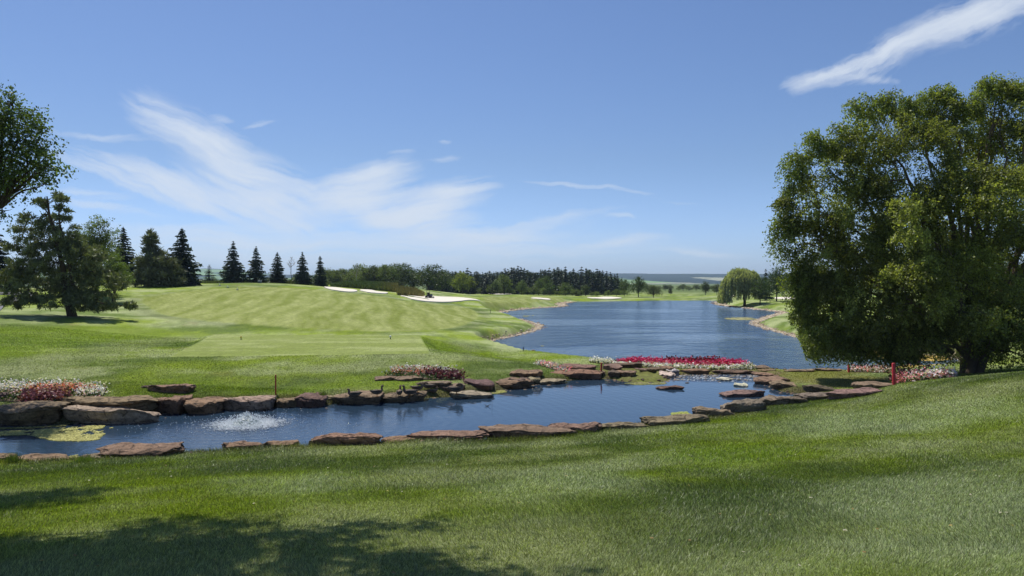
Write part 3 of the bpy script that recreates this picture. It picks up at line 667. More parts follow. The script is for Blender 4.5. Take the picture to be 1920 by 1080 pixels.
# --- big multi-stemmed birch on the right
def big_birch():
    g = np.random.default_rng(21); d = 39.5
    base = np.array(at(1822, d)); base[2] -= 0.1
    L = [(1550,318,48,42),(1535,395,62,72),(1512,455,45,40),(1600,420,85,95,1),(1652,250,62,55),(1612,300,55,50,2),(1700,330,95,100,-1),(1772,235,42,52),(1765,205,22,30),(1730,245,40,45,1),(1840,270,50,60,1),(1880,215,48,55),(1868,185,26,30),(1905,330,95,110),
         (1830,400,100,100,-2),(1750,450,110,95,-2.5),(1560,515,62,52),(1620,520,80,75,-1),(1550,580,52,46),(1545,632,36,34),(1580,655,40,24),(1530,560,40,40),(1640,605,75,55,-1.5),(1700,560,95,80,-3),(1730,640,70,40,-2),(1800,560,110,90,-3),(1860,620,95,60,-2),(1930,520,110,110,-1),(1960,620,90,70,-1),(1990,400,120,150),(2040,560,110,100),(2070,300,80,100),(1800,640,70,45,1),(1900,660,90,38,0),(1700,470,90,90,3),(1850,500,100,100,3)]
    L = [(l[0], l[1], l[2] * .97, l[3] * .94) + tuple(l[4:]) for l in L]; lob = px_lobes(L, d, 0.9)
    limbs = []
    for i in range(5):
        a = base + np.array([math.cos(i * 1.3) * .35, math.sin(i * 1.3) * .3, 0]); t = PX((1730, 1790, 1860, 1920, 1980)[i], (260, 230, 240, 260, 330)[i], d + (i % 3 - 1))
        limbs.append(limb(a, t, .24, .04, g, 9, 0, .06))
    for k, l in enumerate(lob):
        c = np.array(l[:3]); s0 = base + np.array([0, 0, max(1.2, (c[2] - base[2]) * 0.35)]); s0[:2] += (c[:2] - base[:2]) * 0.2
        limbs.append(limb(s0, c, .12, .03, g, 7, .08, .06))
        for _ in range(5):
            e = c + rdir(g, 1)[0] * np.array(l[3:]) * .85; limbs.append(limb(c + (s0 - c) * g.random() * .3, e, .035, .008, g, 5, .05, .1, 4))
    v1 = crown(lob, g, 26000, 17, 0.076, 0.52, 0.45, 17, 0.30, (0.195, 0.215, 0.058), 0.5, 1.0, 0.35, 0.62, 0.8)
    # hanging sprays along the lower left skirt
    sp = [(1510 + 250 * g.random(), 600 + 60 * g.random()) for _ in range(46)]
    sk = [(x_, y_, 10 + 8 * g.random(), 20 + 16 * g.random(), -2 + 3 * g.random()) for x_, y_ in sp] + [(1500 + 22 * g.random(), 480 + 120 * g.random(), 12, 22) for _ in range(14)]
    sk += [(1560 + 180 * g.random(), 655 + 14 * g.random(), 9, 14, -1.5) for _ in range(16)]
    sk += [(x_ + g.normal() * 6, y_ + g.normal() * 5, 7 + 7 * g.random(), 10 + 9 * g.random()) for x_, y_ in [(1520,258),(1535,262),(1490,330),(1478,350),(1470,400),(1465,440),(1470,475),(1480,300),(1605,205),(1625,196),(1660,188),(1700,190),(1760,172),(1768,178),(1800,205),(1850,160),(1870,155),(1890,162),(1905,170),(1580,245),(1560,270),(1488,500),(1484,530),(1500,560),(1495,590),(1510,620),(1475,380),(1462,420),(1500,290),(1545,280),(1640,200),(1715,200),(1740,185),(1820,195),(1835,180),(1780,165)] for _ in range(3)]
    v2 = crown(px_lobes(sk, d, 1.0), g, 5200, 15, 0.075, 0.5, 1.0, 5, 0.55, (0.17, 0.205, 0.05), 0.35, 0.7, 0.6, 0.6, 0.6)
    v = np.concatenate([v1[0], v2[0]]); f = np.concatenate([v1[1], v2[1] + len(v1[0])]); c = np.concatenate([v1[2], v2[2]])
    ce = v.reshape(-1, 4, 3).mean(1); qx = CX + F * ce[:, 0] / ce[:, 1]; qy = HY + (CZ - ce[:, 2]) * F / ce[:, 1]
    lim = np.interp(qx, [1460, 1485, 1512, 1550, 1640, 1740, 1790, 1860, 1990], [560, 610, 664, 682, 690, 699, 712, 714, 710]) + 8 + 62 * (fbm(ce[:, 0] * 2.2, ce[:, 1] * .9, 4, .65) - .56)
    kp = qy < lim; kv = np.repeat(kp, 4); v = v[kv]; c = c[kv]; f = np.arange(len(v)).reshape(-1, 4)
    tree('birch_tree', tuple(base), 'huge dense multi-stemmed birch with drooping branches on the right lawn', 'tree', None, limbs, (v, f, c), M_palebark, M_leaf)
big_birch()

# --- leafy tree entering at the left edge
def left_tree():
    g = np.random.default_rng(22); d = 31.0; base = np.array(at(-190, d)); base[2] -= .1
    L = [(5,225,34,36),(35,262,44,42),(72,266,22,26),(88,292,14,16),(55,305,42,28),(10,300,50,50),(-40,230,70,70),(-60,310,70,60),(68,325,28,12),(84,345,13,8),(50,345,34,14),(20,362,26,16),(-10,340,40,30),(5,395,14,18),(-130,220,100,90),(-170,320,110,70),(-220,240,110,100),(80,315,20,10),(24,195,20,14)]
    lob = px_lobes(L, d, 1.0); limbs = []
    fork = np.array(PX(-60, 470, d)); limbs.append(limb(base, fork, .42, .3, g, 6, 0, .03)); f2 = np.array(PX(-8, 395, d)); limbs.append(limb(fork, f2, .22, .13, g, 6, 0, .03))
    limbs.append(limb(f2, PX(28, 320, d), .12, .05, g, 6, 0, .04)); limbs.append(limb(f2, PX(5, 250, d), .09, .04, g, 6, 0, .04)); limbs.append(limb(fork, PX(-90, 200, d), .25, .06, g, 6))
    for l in lob:
        c = np.array(l[:3]); s0 = f2 if c[0] > f2[0] - 1.5 else fork
        limbs.append(limb(s0 + (c - s0) * .1, c, .06, .02, g, 6, .05, .05, 5))
        for _ in range(6): limbs.append(limb(c, c + rdir(g, 1)[0] * np.array(l[3:]), .022, .006, g, 4, 0, .08, 4))
    cr = crown(lob, g, 3300, 12, 0.078, 0.6, 0.2, 20, 0.34, (0.11, 0.16, 0.05), 0.4, 1.0, 0.1, 0.62, .5)
    tree('ash_tree', tuple(base), 'loose leafy tree leaning into the view at the left edge above the pine', 'tree', None, limbs, cr, M_bark, M_leaf)
left_tree()

# --- tree beyond the top left of the frame: it throws the shade on the near lawn
def shade_tree():
    g = np.random.default_rng(23); S = np.array(SUN); limbs = []; lob = []
    for px, py, H, r in [(x_, y_, h_, r_ * .72) for x_, y_, h_, r_ in [(30,945,9.5,1.5),(130,925,9.0,.75),(-150,950,10,1.9),(60,1050,9.6,1.8),(260,1040,10,1.7),(330,985,9.3,.95),(480,1000,9.8,1.15),(430,1070,10.4,1.6),(600,1010,9.6,.9),(740,985,9.2,.62),(650,1060,10.6,1.15),(800,1110,10.6,1.2),(1000,1125,10.2,1.0),(-200,1060,10,2.2),(-50,1150,11,2.3),(300,1200,11.5,2.3),(600,1200,11.5,2.1),(-500,1000,11,2.6),(-300,1150,12.5,2.8)]]:
        p = np.array(hit(px, py)) if py < 1079 else np.array(hit(px, 1079)) + np.array([0, -(py - 1079) * .02, 0])
        c = p + S / S[2] * H
        while (c[2] - r * .9 - CZ - 1.0) / (c[1] + r) < .39 and (c[0] + r + 1.3) / max(1, c[1] - r) > -.69: H += .4; c = p + S / S[2] * H
        lob.append((c[0], c[1], c[2], r, r, r * .55))
    base = np.array([-12.5, 10.0, hz(-12.5, 10.0) - .1]); top = base + np.array([0.8, 1.0, 8.5])
    limbs.append(limb(base, top, .45, .25, g, 8, 0, .03, 10))
    for l in lob:
        c = np.array(l[:3]); s0 = base + (top - base) * (.7 + .3 * g.random()); limbs.append(limb(s0, c, .12, .03, g, 7, .05, .05, 6))
        for _ in range(4): limbs.append(limb(c, c + rdir(g, 1)[0] * np.array(l[3:]) * .8, .03, .01, g, 4, 0, .08, 4))
    cr = crown(lob, g, 4000, 14, 0.10, 0.5, 0.2, 14, 0.5, (0.05, 0.085, 0.02), 0.35, 0.7, 0.1, 0.7)
    tree('maple_tree', tuple(base), 'spreading maple whose crown shades the near left lawn', 'tree', None, limbs, cr, M_bark, M_leaf)
shade_tree()

# --- conifers
def spruce_mesh(g, H, R, levels, bpl, nq, col, droop=0.35, q=0.34, irregular=0.25, low=0.03):
    """whorls of drooping boughs, every bough a fan of short needle sprays"""
    C = []; A = []; Nn = []; S = []; T = []
    for i in range(levels):
        t = (i + g.random() * .6) / levels; z = H * (low + (1 - low) * t); rr = R * (1 - t) ** 0.8 * (1 - irregular * g.random()) + 0.02 * R
        k = max(3, int(bpl * (1 - .5 * t))); a0 = g.random() * 6.28; tone = .8 + .4 * g.random()
        for b in range(k):
            a = a0 + b * 6.283 / k + g.normal() * .15; rb = rr * (0.62 + 0.6 * g.random()); n = max(3, int(nq * (rb / R) + 2))
            s = (np.arange(n) + g.random(n)) / n; u = s * rb
            side = (g.random(n) - .5) * 2 * .30 * rb * (1 - s * .75)
            x = np.cos(a) * u - np.sin(a) * side; y = np.sin(a) * u + np.cos(a) * side
            zz = z - droop * u + 0.22 * droop * u * u / max(rb, .1) * 2 - np.abs(side) * .25 - g.random(n) * .12 * q * 3
            C.append(np.stack([x, y, zz], 1)); ax = np.stack([np.cos(a) + g.normal(size=n) * .5, np.sin(a) + g.normal(size=n) * .5, -0.35 + g.normal(size=n) * .3], 1)
            A.append(ax); T.append(np.full(n, tone) * (.7 + .6 * g.random(n)))
    C = np.concatenate(C); A = np.concatenate(A); T = np.concatenate(T); N = len(C)
    nrm = unit(rdir(g, N) * .8 + np.array([0, 0, .8])); s = q * (.6 + .8 * g.random(N)) * (0.55 + .45 * np.clip(np.hypot(C[:, 0], C[:, 1]) / R * 2, 0, 1))
    v, f = quads(C, A, nrm, s * 1.7, s * .62)
    tip = np.stack([np.zeros(6), np.zeros(6), np.linspace(H * .93, H * 1.01, 6)], 1)
    return v, f, np.repeat(np.asarray(col) * T[:, None], 4, 0)
def spruce_thing(px, ytop, ybase, d, seed, label, wfac=0.30, col=(0.042, 0.064, 0.042), dens=1.0, group='spruces along the fairway crest', name='spruce_tree', irr=.42, dz=0.0):
    g = np.random.default_rng(seed); b = at(px, d); top = PX(px, ytop, d); H = top.z - b.z; R = H * wfac * 1.42
    v, f, c = spruce_mesh(g, H, R, int(30 * dens), 14, int(34 * dens), col, q=H * .048, irregular=irr)
    r = empty(name, b); tag(r, label, 'tree', group)
    tv, tf = tube([(0, 0, -.2), (0, 0, H * .5), (0, 0, H * 1.0)], [H * .02, H * .012, H * .002], 7)
    link('trunk', mesh_data('trunk', tv, tf, M_bark, smooth=True), r); link('crown', mesh_data('crown', v, f, M_needle, c), r)
    return r
spruce_thing(437, 451, 530, 130, 1, 'pale-edged full spruce, leftmost of the row of five on the crest', .27, (0.060, 0.085, 0.058))
spruce_thing(480, 461, 529, 131, 2, 'dark broad spruce, second of the row of five, grey box at its foot', .27)
spruce_thing(520, 472, 531, 134, 3, 'slightly lighter spruce, middle of the row of five on the fairway crest', .28, (0.04, 0.062, 0.04))
spruce_thing(567, 472, 536, 138, 4, 'dark spruce just right of the bare dead tree, fourth in the row', .27)
spruce_thing(600, 479, 538, 140, 5, 'dark narrow spruce at the right end of the row, nearest the first bunker', .21)
spruce_thing(341, 426, 536, 112, 6, 'tallest dark spruce, behind the bushier conifer on the left rise', .30, (0.032, 0.052, 0.034), 1.2)
spruce_thing(231, 424, 530, 118, 8, 'dark thin-topped spruce just right of the leafy tree behind the pine', .26, (0.026, 0.044, 0.028), 1.0, irr=.45)
spruce_thing(392, 495, 528, 150, 9, 'smallest spruce, alone in the gap before the row of five', .32, (0.02, 0.036, 0.022), .6)
spruce_thing(-6, 425, 530, 100, 10, 'dark spruce cut off by the left edge behind the pine', .28, (0.018, 0.03, 0.02), 1.0)

def pine_like(name, px, base, lobes, d, seed, label, group, stems, col, ntuft, tuft=0.34, nneed=24, extra=None):
    g = np.random.default_rng(seed); lob = px_lobes(lobes, d, 1.0); limbs = []; base = np.array(base)
    st = []
    for pts, r0, r1 in stems:
        P = [base + np.array([0, 0, -.15])] + [np.array(PX(a, b, d)) for a, b in pts[1:]] if pts[0] is None else [np.array(PX(a, b, d)) for a, b in pts]
        limbs.append(tube(P, np.linspace(r0, r1, len(P)), 9)); st += P[1:]
    st = np.array(st); w = np.array([l[3] * l[5] for l in lob]) ** .8; w /= w.sum(); C = []; D = []
    for l, ww in zip(lob, w):
        c = np.array(l[:3]); k = max(5, int(ntuft * ww)); nb = max(3, k // 7); R = np.array(l[3:])
        s0 = st[np.argmin(np.linalg.norm(st - c + np.array([0, 0, .6]), axis=1))]
        e0 = c + (s0 - c) * .25; limbs.append(limb(s0, e0, .07 * d / 66, .03 * d / 66, g, 5, -.04, .06, 5))
        for b in range(nb):
            e = c + rdir(g, 1)[0] * R * (.5 + .5 * g.random()); limbs.append(limb(e0, e, .028 * d / 66, .012, g, 4, .05, .1, 4)); dirn = unit((e - e0)[None])[0]
            kk = 7; pp = e + g.normal(size=(kk, 3)) * R * np.array([.22, .22, .13]); C.append(pp); D.append(np.repeat(dirn[None], kk, 0))
    C = np.concatenate(C); D = np.concatenate(D); n = len(C); tone = .7 + .65 * g.random(n)
    dirs = unit(rdir(g, n * nneed) + np.repeat(D, nneed, 0) * .5 + np.array([0, 0, .25])); ln = tuft * (.6 + .7 * g.random(n * nneed))
    cen = np.repeat(C, nneed, 0) + dirs * ln[:, None] * .5 + g.normal(size=(n * nneed, 3)) * tuft * .18
    v, f = quads(cen, dirs, rdir(g, n * nneed), ln, tuft * .24)
    c = np.asarray(col) * np.repeat(tone, nneed)[:, None] * (.75 + .5 * g.random((n * nneed, 1)))
    return tree(name, tuple(base), label, 'tree', group, limbs, (v, f, np.repeat(c, 4, 0)), M_bark, M_needle)
pb = hit(136, 593)
pine_like('pine_tree', 136, pb, [(92,375,18,16),(70,382,12,10),(112,382,12,14),(62,410,20,12),(96,415,26,20),(122,405,10,16),(45,425,22,10),(80,450,42,24),(128,452,28,26),(45,462,32,18),(55,500,45,28),(105,490,45,30),(150,485,35,26),(28,520,30,20),(80,540,55,26),(135,530,50,30),(180,505,32,24),(200,530,30,20),(185,560,45,14),(110,566,60,14),(50,566,42,9),(225,573,25,7),(246,571,11,6),(160,575,40,9),(28,572,18,6),(120,470,30,30),(160,540,30,20)],
          pb.y, 31, 'large spreading pine with leaning dark trunk alone on the left lawn', None,
          [([None, (131,575), (126,560), (122,540), (118,500), (105,450), (92,400), (88,368)], .42, .05), ([(128,562), (136,520), (124,470), (112,420), (110,385)], .2, .04), ([(128,568), (170,566), (215,572), (245,573)], .1, .02), ([(124,556), (90,560), (50,565)], .08, .02)], (0.130, 0.145, 0.066), 2100, .34, 22)
pb2 = at(297, 108)
pine_like('pine_tree', 297, pb2, [(283,446,6,12),(283,462,12,12),(284,482,22,16),(300,500,30,18),(275,505,24,18),(312,515,26,14),(290,522,34,12),(325,525,16,9),(272,528,18,7)], 108, 32, 'bushy grey-green conifer in front of the tallest spruce on the left rise', None,
          [([None, (292,520), (288,490), (283,445)], .25, .05)], (0.115, 0.125, 0.07), 900, .6, 20)

# --- small number of broadleaf kinds, then copies
def broad_mesh(seed, H, W, nl, ntw, nleaf, leaf, col, bark=M_bark, trunk=.18, sub=8, **kw):
    g = np.random.default_rng(seed); lob = []; h0 = H * trunk
    for i in range(nl):
        t = (i + .5) / nl; a = i * 2.4 + g.random(); rad = W * .5 * math.sin(min(1, .25 + t) * math.pi * .75) * (.35 + .3 * g.random())
        z = h0 + (H - h0) * (.15 + .7 * t); r = W * .5 * (.62 - .28 * t) * (.8 + .4 * g.random())
        lob.append((math.cos(a) * rad, math.sin(a) * rad, z, r, r, r * .85))
    lob.append((0, 0, H * .88, W * .18, W * .18, H * .12)); lob.append((0, 0, H * .5, W * .36, W * .36, H * .28))
    v, f, c = crown(lob, g, ntw, nleaf, leaf, leaf * 5, .2, sub, .45, col, .35, .85, **kw)
    top = v[:, 2].max(); sc = H / top; v = v * np.array([1, 1, sc])
    limbs = [limb((0, 0, -.3), (0, 0, H * .6), H * .022, H * .01, g, 5, 0, .02)] + [limb((0, 0, h0), l[:3], H * .011, H * .003, g, 4, .03, .05, 5) for l in lob]
    tv, tf = merge(limbs)
    return (mesh_data('trunk', tv, tf, bark, smooth=True), mesh_data('crown', v, f, M_leaf, c))
def place_tree(meshes, name, base, H, mh, label, cat='tree', group=None, wf=1.0, color=(1, 1, 1), rz=0):
    r = empty(name, base, rz); s = H / mh; r.scale = (s * wf, s * wf, s); tag(r, label, cat, group)
    a = link('trunk', meshes[0], r); b = link('crown', meshes[1], r); b.color = (*color, 1)
    return r
# mid trees
mB = broad_mesh(41, 12, 8, 7, 1900, 10, .13, (0.12, 0.16, 0.04), sub=12)
b = at(183, 92); place_tree(mB, 'leafy_tree', b, PX(183, 399, 92).z - b.z, 12, 'tall green leafy tree directly behind the big pine', wf=.95)
b = at(215, 86); place_tree(mB, 'leafy_tree', b, PX(215, 470, 86).z - b.z, 12, 'lower broad leafy tree showing right of the big pine', wf=1.1, rz=2, color=(.8, .85, .8))

M_D = [broad_mesh(51 + i, 10, (8.5, 7, 9.5, 6.5, 8)[i], 6, 420, 7, .30, (0.085, 0.110, 0.042), sub=8) for i in range(5)]
M_D2 = broad_mesh(61, 10, 8.5, 7, 900, 9, .20, (0.085, 0.112, 0.036), sub=12)
# weeping willow across the lake
def willow():
    g = np.random.default_rng(71); d = 172.0; base = np.array(at(1396, d)); s = d / F; limbs = [limb(base, base + np.array([0, 0, 3.2]), .35, .22, g)]
    tips = []
    P = []; T = []
    for i in range(640):
        a = g.random() * 6.283; rr = math.sqrt(g.random()); cx = 1387 + math.cos(a) * rr * 36; dy = math.sin(a) * rr * 4.0
        top = 505 + 14 * rr ** 2 * (1 + .3 * math.sin(3 * a)) + g.normal() * 1.5 + max(0, (1372 - cx)) * .8; L = (10 + 42 * g.random()) * (.5 + .5 * rr) + (22 if cx < 1375 else 0)
        bot = min(top + L, 568 - 3 * g.random() if cx < 1380 else 560)
        n = int((bot - top) * 1.3) + 4; t = np.linspace(0, 1, n); p0 = np.array(PX(cx, top, d + dy))
        out = np.array([math.cos(a), math.sin(a), 0]) * .8
        pts = p0 + out * np.sqrt(t)[:, None] + np.array([0, 0, -1]) * ((bot - top) * s * t)[:, None] + g.normal(size=(n, 3)) * .10
        P.append(pts); T.append(np.full(n, .7 + .6 * g.random()))
        if i % 14 == 0: limbs.append(limb(base + np.array([0, 0, 2.5]), p0, .1, .02, g, 6, .05, .05, 5))
    P = np.concatenate(P); T = np.concatenate(T); N = len(P)
    v, f = quads(P, np.tile([0.0, 0, -1], (N, 1)) + g.normal(size=(N, 3)) * .3, rdir(g, N), .55 * (.6 + .8 * g.random(N)), .16)
    c = np.array((0.36, 0.38, 0.21)) * T[:, None] * (.8 + .4 * g.random((N, 1)))
    tree('willow_tree', tuple(base), 'pale green weeping willow trailing to the water across the lake', 'tree', None, limbs, (v, f, np.repeat(c, 4, 0)), M_bark, M_leaf)
willow()
for px, yt, d, wf, col, lab in [
    (1425, 517, 166, .95, (.62, .75, .7), 'dark round-crowned tree touching the right side of the weeping willow'),
    (1456, 497, 178, .88, (.55, .70, .65), 'tallest dark tree right of the weeping willow, dense rounded crown'),
    (1500, 515, 170, 1.0, (.6, .75, .65), 'dark tree half hidden by the birch, right of the willow group')]:
    b = at(px, d); place_tree(M_D2, 'leafy_tree', b, PX(px, yt, d).z - b.z, 10, lab, wf=wf, color=col, rz=px)
spruce_thing(1436, 503, 565, 186, 11, 'thin feathery conifer behind the willow, left of the tallest dark tree', .22, (0.03, 0.046, 0.034), .7, None, 'conifer_tree', .5)
for px, yt, d, wf, m_, col, lab in [
    (1197, 517, 255, 1.0, M_D2, (.55, .68, .6), 'dark upright tree standing apart at the right end of the far wood'),
    (1225, 534, 250, 1.5, M_D2, (.7, .75, .7), 'low flat-topped spreading tree at the lake edge right of the far wood'),
    (1257, 539, 290, .8, M_D[3], (.45, .42, .5), 'tiny dark purple-leaved tree alone in the far meadow'),
    (1323, 525, 300, .95, M_D[1], (.6, .7, .65), 'single round tree on the far meadow below the hills'),
    (1344, 531, 310, 1.1, M_D[0], (.75, .75, .75), 'greyish tree in the far meadow just left of the willow')]:
    b = at(px, d); place_tree(m_, 'leafy_tree', b, PX(px, yt, d).z - b.z, 10, lab, wf=wf, color=col, rz=px)

# --- the far wood: conifers behind, leafy trees and bushes in front
gw = np.random.default_rng(81)
def con_mesh(seed, wf):
    g = np.random.default_rng(seed); v, f, c = spruce_mesh(g, 10, 10 * wf, 18, 9, 10, (0.040, 0.060, 0.042), .3, .62, .35, .02)
    return (None, mesh_data('crown', v, f, M_needle, c))
CM = [con_mesh(90 + i, (.17, .2, .16, .22)[i]) for i in range(4)]
tvm, tfm = tube([(0, 0, -.3), (0, 0, 5), (0, 0, 9.8)], [.16, .1, .02], 6); CT = mesh_data('trunk', tvm, tfm, M_bark, smooth=True)
def con(px, d, yt, label, group, wf=1.0, col=(1, 1, 1), i=0):
    b = at(px, d); r = empty('conifer_tree', b, gw.random() * 6); H = max(2, PX(px, yt, d).z - b.z); r.scale = (H / 10 * wf, H / 10 * wf, H / 10); tag(r, label, 'tree', group)
    link('trunk', CT, r); link('crown', CM[i][1], r).color = (*col, 1)
topline = [(800,503),(840,505),(880,507),(905,508),(930,506),(955,502),(968,497),(985,503),(1000,508),(1020,502),(1040,499),(1060,503),(1080,504),(1100,502),(1120,504),(1140,505),(1158,511),(1170,521)]
tx, ty = np.array(topline).T
px = 806.0; i = 0
while px < 1172:
    con(px, 296 + 14 * gw.random(), np.interp(px, tx, ty) + 1 + gw.normal() * 2.6, 'dark conifer in the back row of the dense wood beyond the lake', 'conifers of the far wood', 1.35 + .6 * gw.random(), (1.1, 1.1, 1.1), i % 4); px += 4.5 + 4.5 * gw.random(); i += 1
for k in range(24):
    px = 822 + k * 14.6 + gw.normal() * 3; b = at(px, 304 + 4 * gw.random())
    place_tree(M_D2, 'leafy_tree', b, PX(px, np.interp(px, tx, ty) + 5 + gw.normal() * 2, b.y).z - b.z, 10, 'dark leafy tree at the back of the dense wood beyond the lake', 'tree', 'leafy trees at the back of the far wood', 1.0 + .3 * gw.random(), (.38, .45, .42), rz=gw.random() * 6)
px = 830.0
while px < 1166:
    con(px, 282 + 8 * gw.random(), np.interp(px, tx, ty) + 9 + gw.normal() * 4.5, 'shorter dark conifer inside the dense wood beyond the lake', 'conifers inside the far wood', 1.5 + .6 * gw.random(), (1.2, 1.15, 1.1), i % 4); px += 8 + 4 * gw.random(); i += 1
for px, yt, d, wf, c, lab in [
    (752, 492, 226, 1.35, (.60, .68, .58), 'broad dark leafy tree with the highest crown behind the grass mound'),
    (803, 494, 224, 1.6, (.62, .72, .60), 'widest dark leafy tree, right of the highest crown behind the mound'),
    (775, 500, 232, 1.2, (.55, .63, .55), 'dark leafy tree squeezed between the two broad crowns behind the mound'),
    (723, 494, 236, .8, (1.0, 1.05, .9), 'slim lighter leafy tree left of the broad dark crowns'),
    (828, 504, 236, 1.0, (.55, .62, .55), 'dark leafy tree filling the edge of the wood behind the black vehicle'),
    (868, 508, 262, 1.25, (1.9, 1.75, .7), 'bright yellow-green round tree in front of the dark conifers'),
    (945, 513, 262, 1.05, (1.35, 1.35, 1.1), 'light grey-green leafy tree at the edge of the wood, right of the yellow-green tree'),
    (930, 524, 258, .9, (.85, .95, .8), 'low leafy tree on the left side of the light grey-green one'),
    (978, 524, 262, .9, (1.1, 1.15, 1.15), 'silvery low tree before the conifers near the lake inlet'),
    (1030, 528, 262, .95, (.65, .8, .65), 'round dark green small tree at the wood edge above the lake inlet'),
    (1060, 526, 264, 1.1, (1.2, 1.3, .9), 'mid green pointed leafy tree in front of the wood centre'),
    (1010, 521, 270, .9, (.9, 1.0, .8), 'olive leafy tree between the small round tree and the silvery one'),
    (1022, 516, 276, 1.0, (.85, .95, .7), 'taller olive tree rising behind the small round tree'),
    (1098, 532, 262, 1.3, (.7, .75, .7), 'dark low spreading tree at the foot of the wood right of centre'),
    (1172, 523, 292, 1.0, (.9, 1.0, .9), 'pale green tree in the gap right of the conifer wood')]:
    b = at(px, d); place_tree(M_D2 if yt < 526 else M_D[int(px) % 5], 'leafy_tree', b, PX(px, yt, d).z - b.z, 10, lab, wf=wf, color=c, rz=px)
spruce_thing(835, 520, 553, 232, 12, 'black-green spruce at the wood edge behind the black vehicle', .3, (0.012, 0.022, 0.016), .6, None)
spruce_thing(912, 512, 552, 262, 13, 'dark pointed spruce between the yellow-green and light grey-green trees', .3, (0.013, 0.023, 0.017), .6, None)
spruce_thing(886, 520, 553, 264, 14, 'narrow dark spruce overlapping the right of the yellow-green tree', .26, (0.015, 0.026, 0.018), .6, None)
spruce_thing(1083, 528, 553, 262, 15, 'small dark spruce right of the mid green pointed tree', .28, (0.015, 0.026, 0.018), .6, None)
# leafy edge of the wood on the left of the mound
for k in range(26):
    px = 604 + k * 5.4 + gw.normal() * 2; yt = np.interp(px, [600, 620, 640, 660, 680, 700, 720, 740], [502, 508, 501, 504, 498, 501, 498, 496]) + gw.normal() * 2.2
    b = at(px, 225 + 25 * gw.random()); c = .8 + .45 * gw.random()
    place_tree(M_D2, 'leafy_tree', b, PX(px, yt, b.y).z - b.z, 10, 'grey-green leafy tree in the belt behind the left bunkers', 'tree', 'leafy belt behind the left bunkers', 1.0 + .3 * gw.random(), (c, c, c * .95), rz=gw.random() * 6)
for k in range(22):
    px = 505 + k * 5.5 + gw.normal() * 2 if k < 20 else 400 + k * 2; b = at(px, 195 + 20 * gw.random()); c = .85 + .3 * gw.random()
    place_tree(M_D[k % 5], 'leafy_tree', b, PX(px, 517 + gw.normal() * 3, b.y).z - b.z, 10, 'low green tree in the hedge belt behind the row of spruces', 'tree', 'low belt behind the spruce row', 1.2, (c, c, c * .8), rz=gw.random() * 6)
for k in range(13):
    px = 235 + k * 17 + gw.normal() * 4; b = at(px, 165 + 12 * gw.random())
    place_tree(M_D[k % 5], 'leafy_tree', b, PX(px, 520 + gw.normal() * 3, b.y).z - b.z, 10, 'low tree in the thicket behind the conifers on the left rise', 'tree', 'thicket behind the left rise', 1.4, (.9, .95, .75), rz=gw.random() * 6)
for k in range(16):
    px = -40 + k * 17; b = at(px, 150 + 12 * gw.random())
    place_tree(M_D[k % 5], 'leafy_tree', b, PX(px, 505 + gw.normal() * 6, b.y).z - b.z, 10, 'leafy tree in the dark belt behind the big pine', 'tree', 'tree belt behind the pine', 1.2, (.75, .8, .7), rz=gw.random() * 6)
for k in range(30):
    px = 1212 + k * 11.5 + gw.normal() * 2; b = at(px, 430 + 50 * gw.random()); c = .9 + .3 * gw.random()
    place_tree(M_D[k % 5], 'leafy_tree', b, PX(px, 533 + gw.normal() * 1.6, b.y).z - b.z, 10, 'small grey-green tree in the hedgerow across the far meadow', 'tree', 'hedgerow across the far meadow', 1.5 + .4 * gw.random(), (c, c, c), rz=gw.random() * 6)
for k in range(26):
    px = 905 + k * 10.5 + gw.normal() * 3; b = at(px, 258 + 8 * gw.random()); c = 1.0 + .6 * gw.random()
    place_tree(M_D[k % 5], 'bush', b, (552.5 - (541 + gw.normal() * 3)) * b.y / F, 10, 'low rounded bush along the foot of the far wood', 'bush', 'bushes along the foot of the far wood', 1.5, (c, c * 1.05, c * .7), rz=gw.random() * 6)
for px, py, hp, c in [(738, 540, 11, (.55, .62, .5)), (752, 545, 10, (.45, .5, .42))]:
    b = at(px, 176); place_tree(M_D[2], 'bush', b, hp * b.y / F * 1.2, 10, 'dark bush on the tall grass mound, %s' % ('upper of the two' if px < 745 else 'lower of the two'), 'bush', 'bushes on the grass mound', 1.8, c)
# right side beyond the lake, seen through the birch
for k in range(9):
    px = 1530 + k * 48 + gw.normal() * 8; b = at(px, 190 + 30 * gw.random())
    place_tree(M_D2, 'leafy_tree', b, 8 + 2 * gw.random(), 10, 'leafy tree beyond the right shore, seen through gaps in the birch', 'tree', 'trees beyond the right shore', 1.2, (.7, .8, .7), rz=k)

# bare tree
def bare(px, yt, d, label, seed):
    g = np.random.default_rng(seed); b = np.array(at(px, d)); H = PX(px, yt, d).z - b[2]; parts = [limb(b, b + np.array([0, 0, H]), .10, .015, g, 8, 0, .02)]
    for k in range(16):
        z = H * (.45 + .5 * g.random()); a = g.random() * 6.28; L = H * .22 * (1.2 - z / H); s0 = b + np.array([0, 0, z]); e = s0 + np.array([math.cos(a) * L, math.sin(a) * L, L * 1.1]); parts.append(limb(s0, e, .035, .01, g, 4, 0, .1, 4))
        for _ in range(3): parts.append(limb(s0 + (e - s0) * .6, e + rdir(g, 1)[0] * L * .4 + np.array([0, 0, L * .3]), .018, .006, g, 3, 0, .1, 3))
    v, f = merge(parts); o = link('bare_tree', mesh_data('bare_tree', v - b, f, M_deadwood), None, tuple(b)); tag(o, label, 'tree')
bare(546, 482, 145, 'slender bare dead tree between two spruces on the crest', 1)
bare(668, 495, 218, 'bare grey-branched tree standing above the leafy belt behind the bunkers', 2)

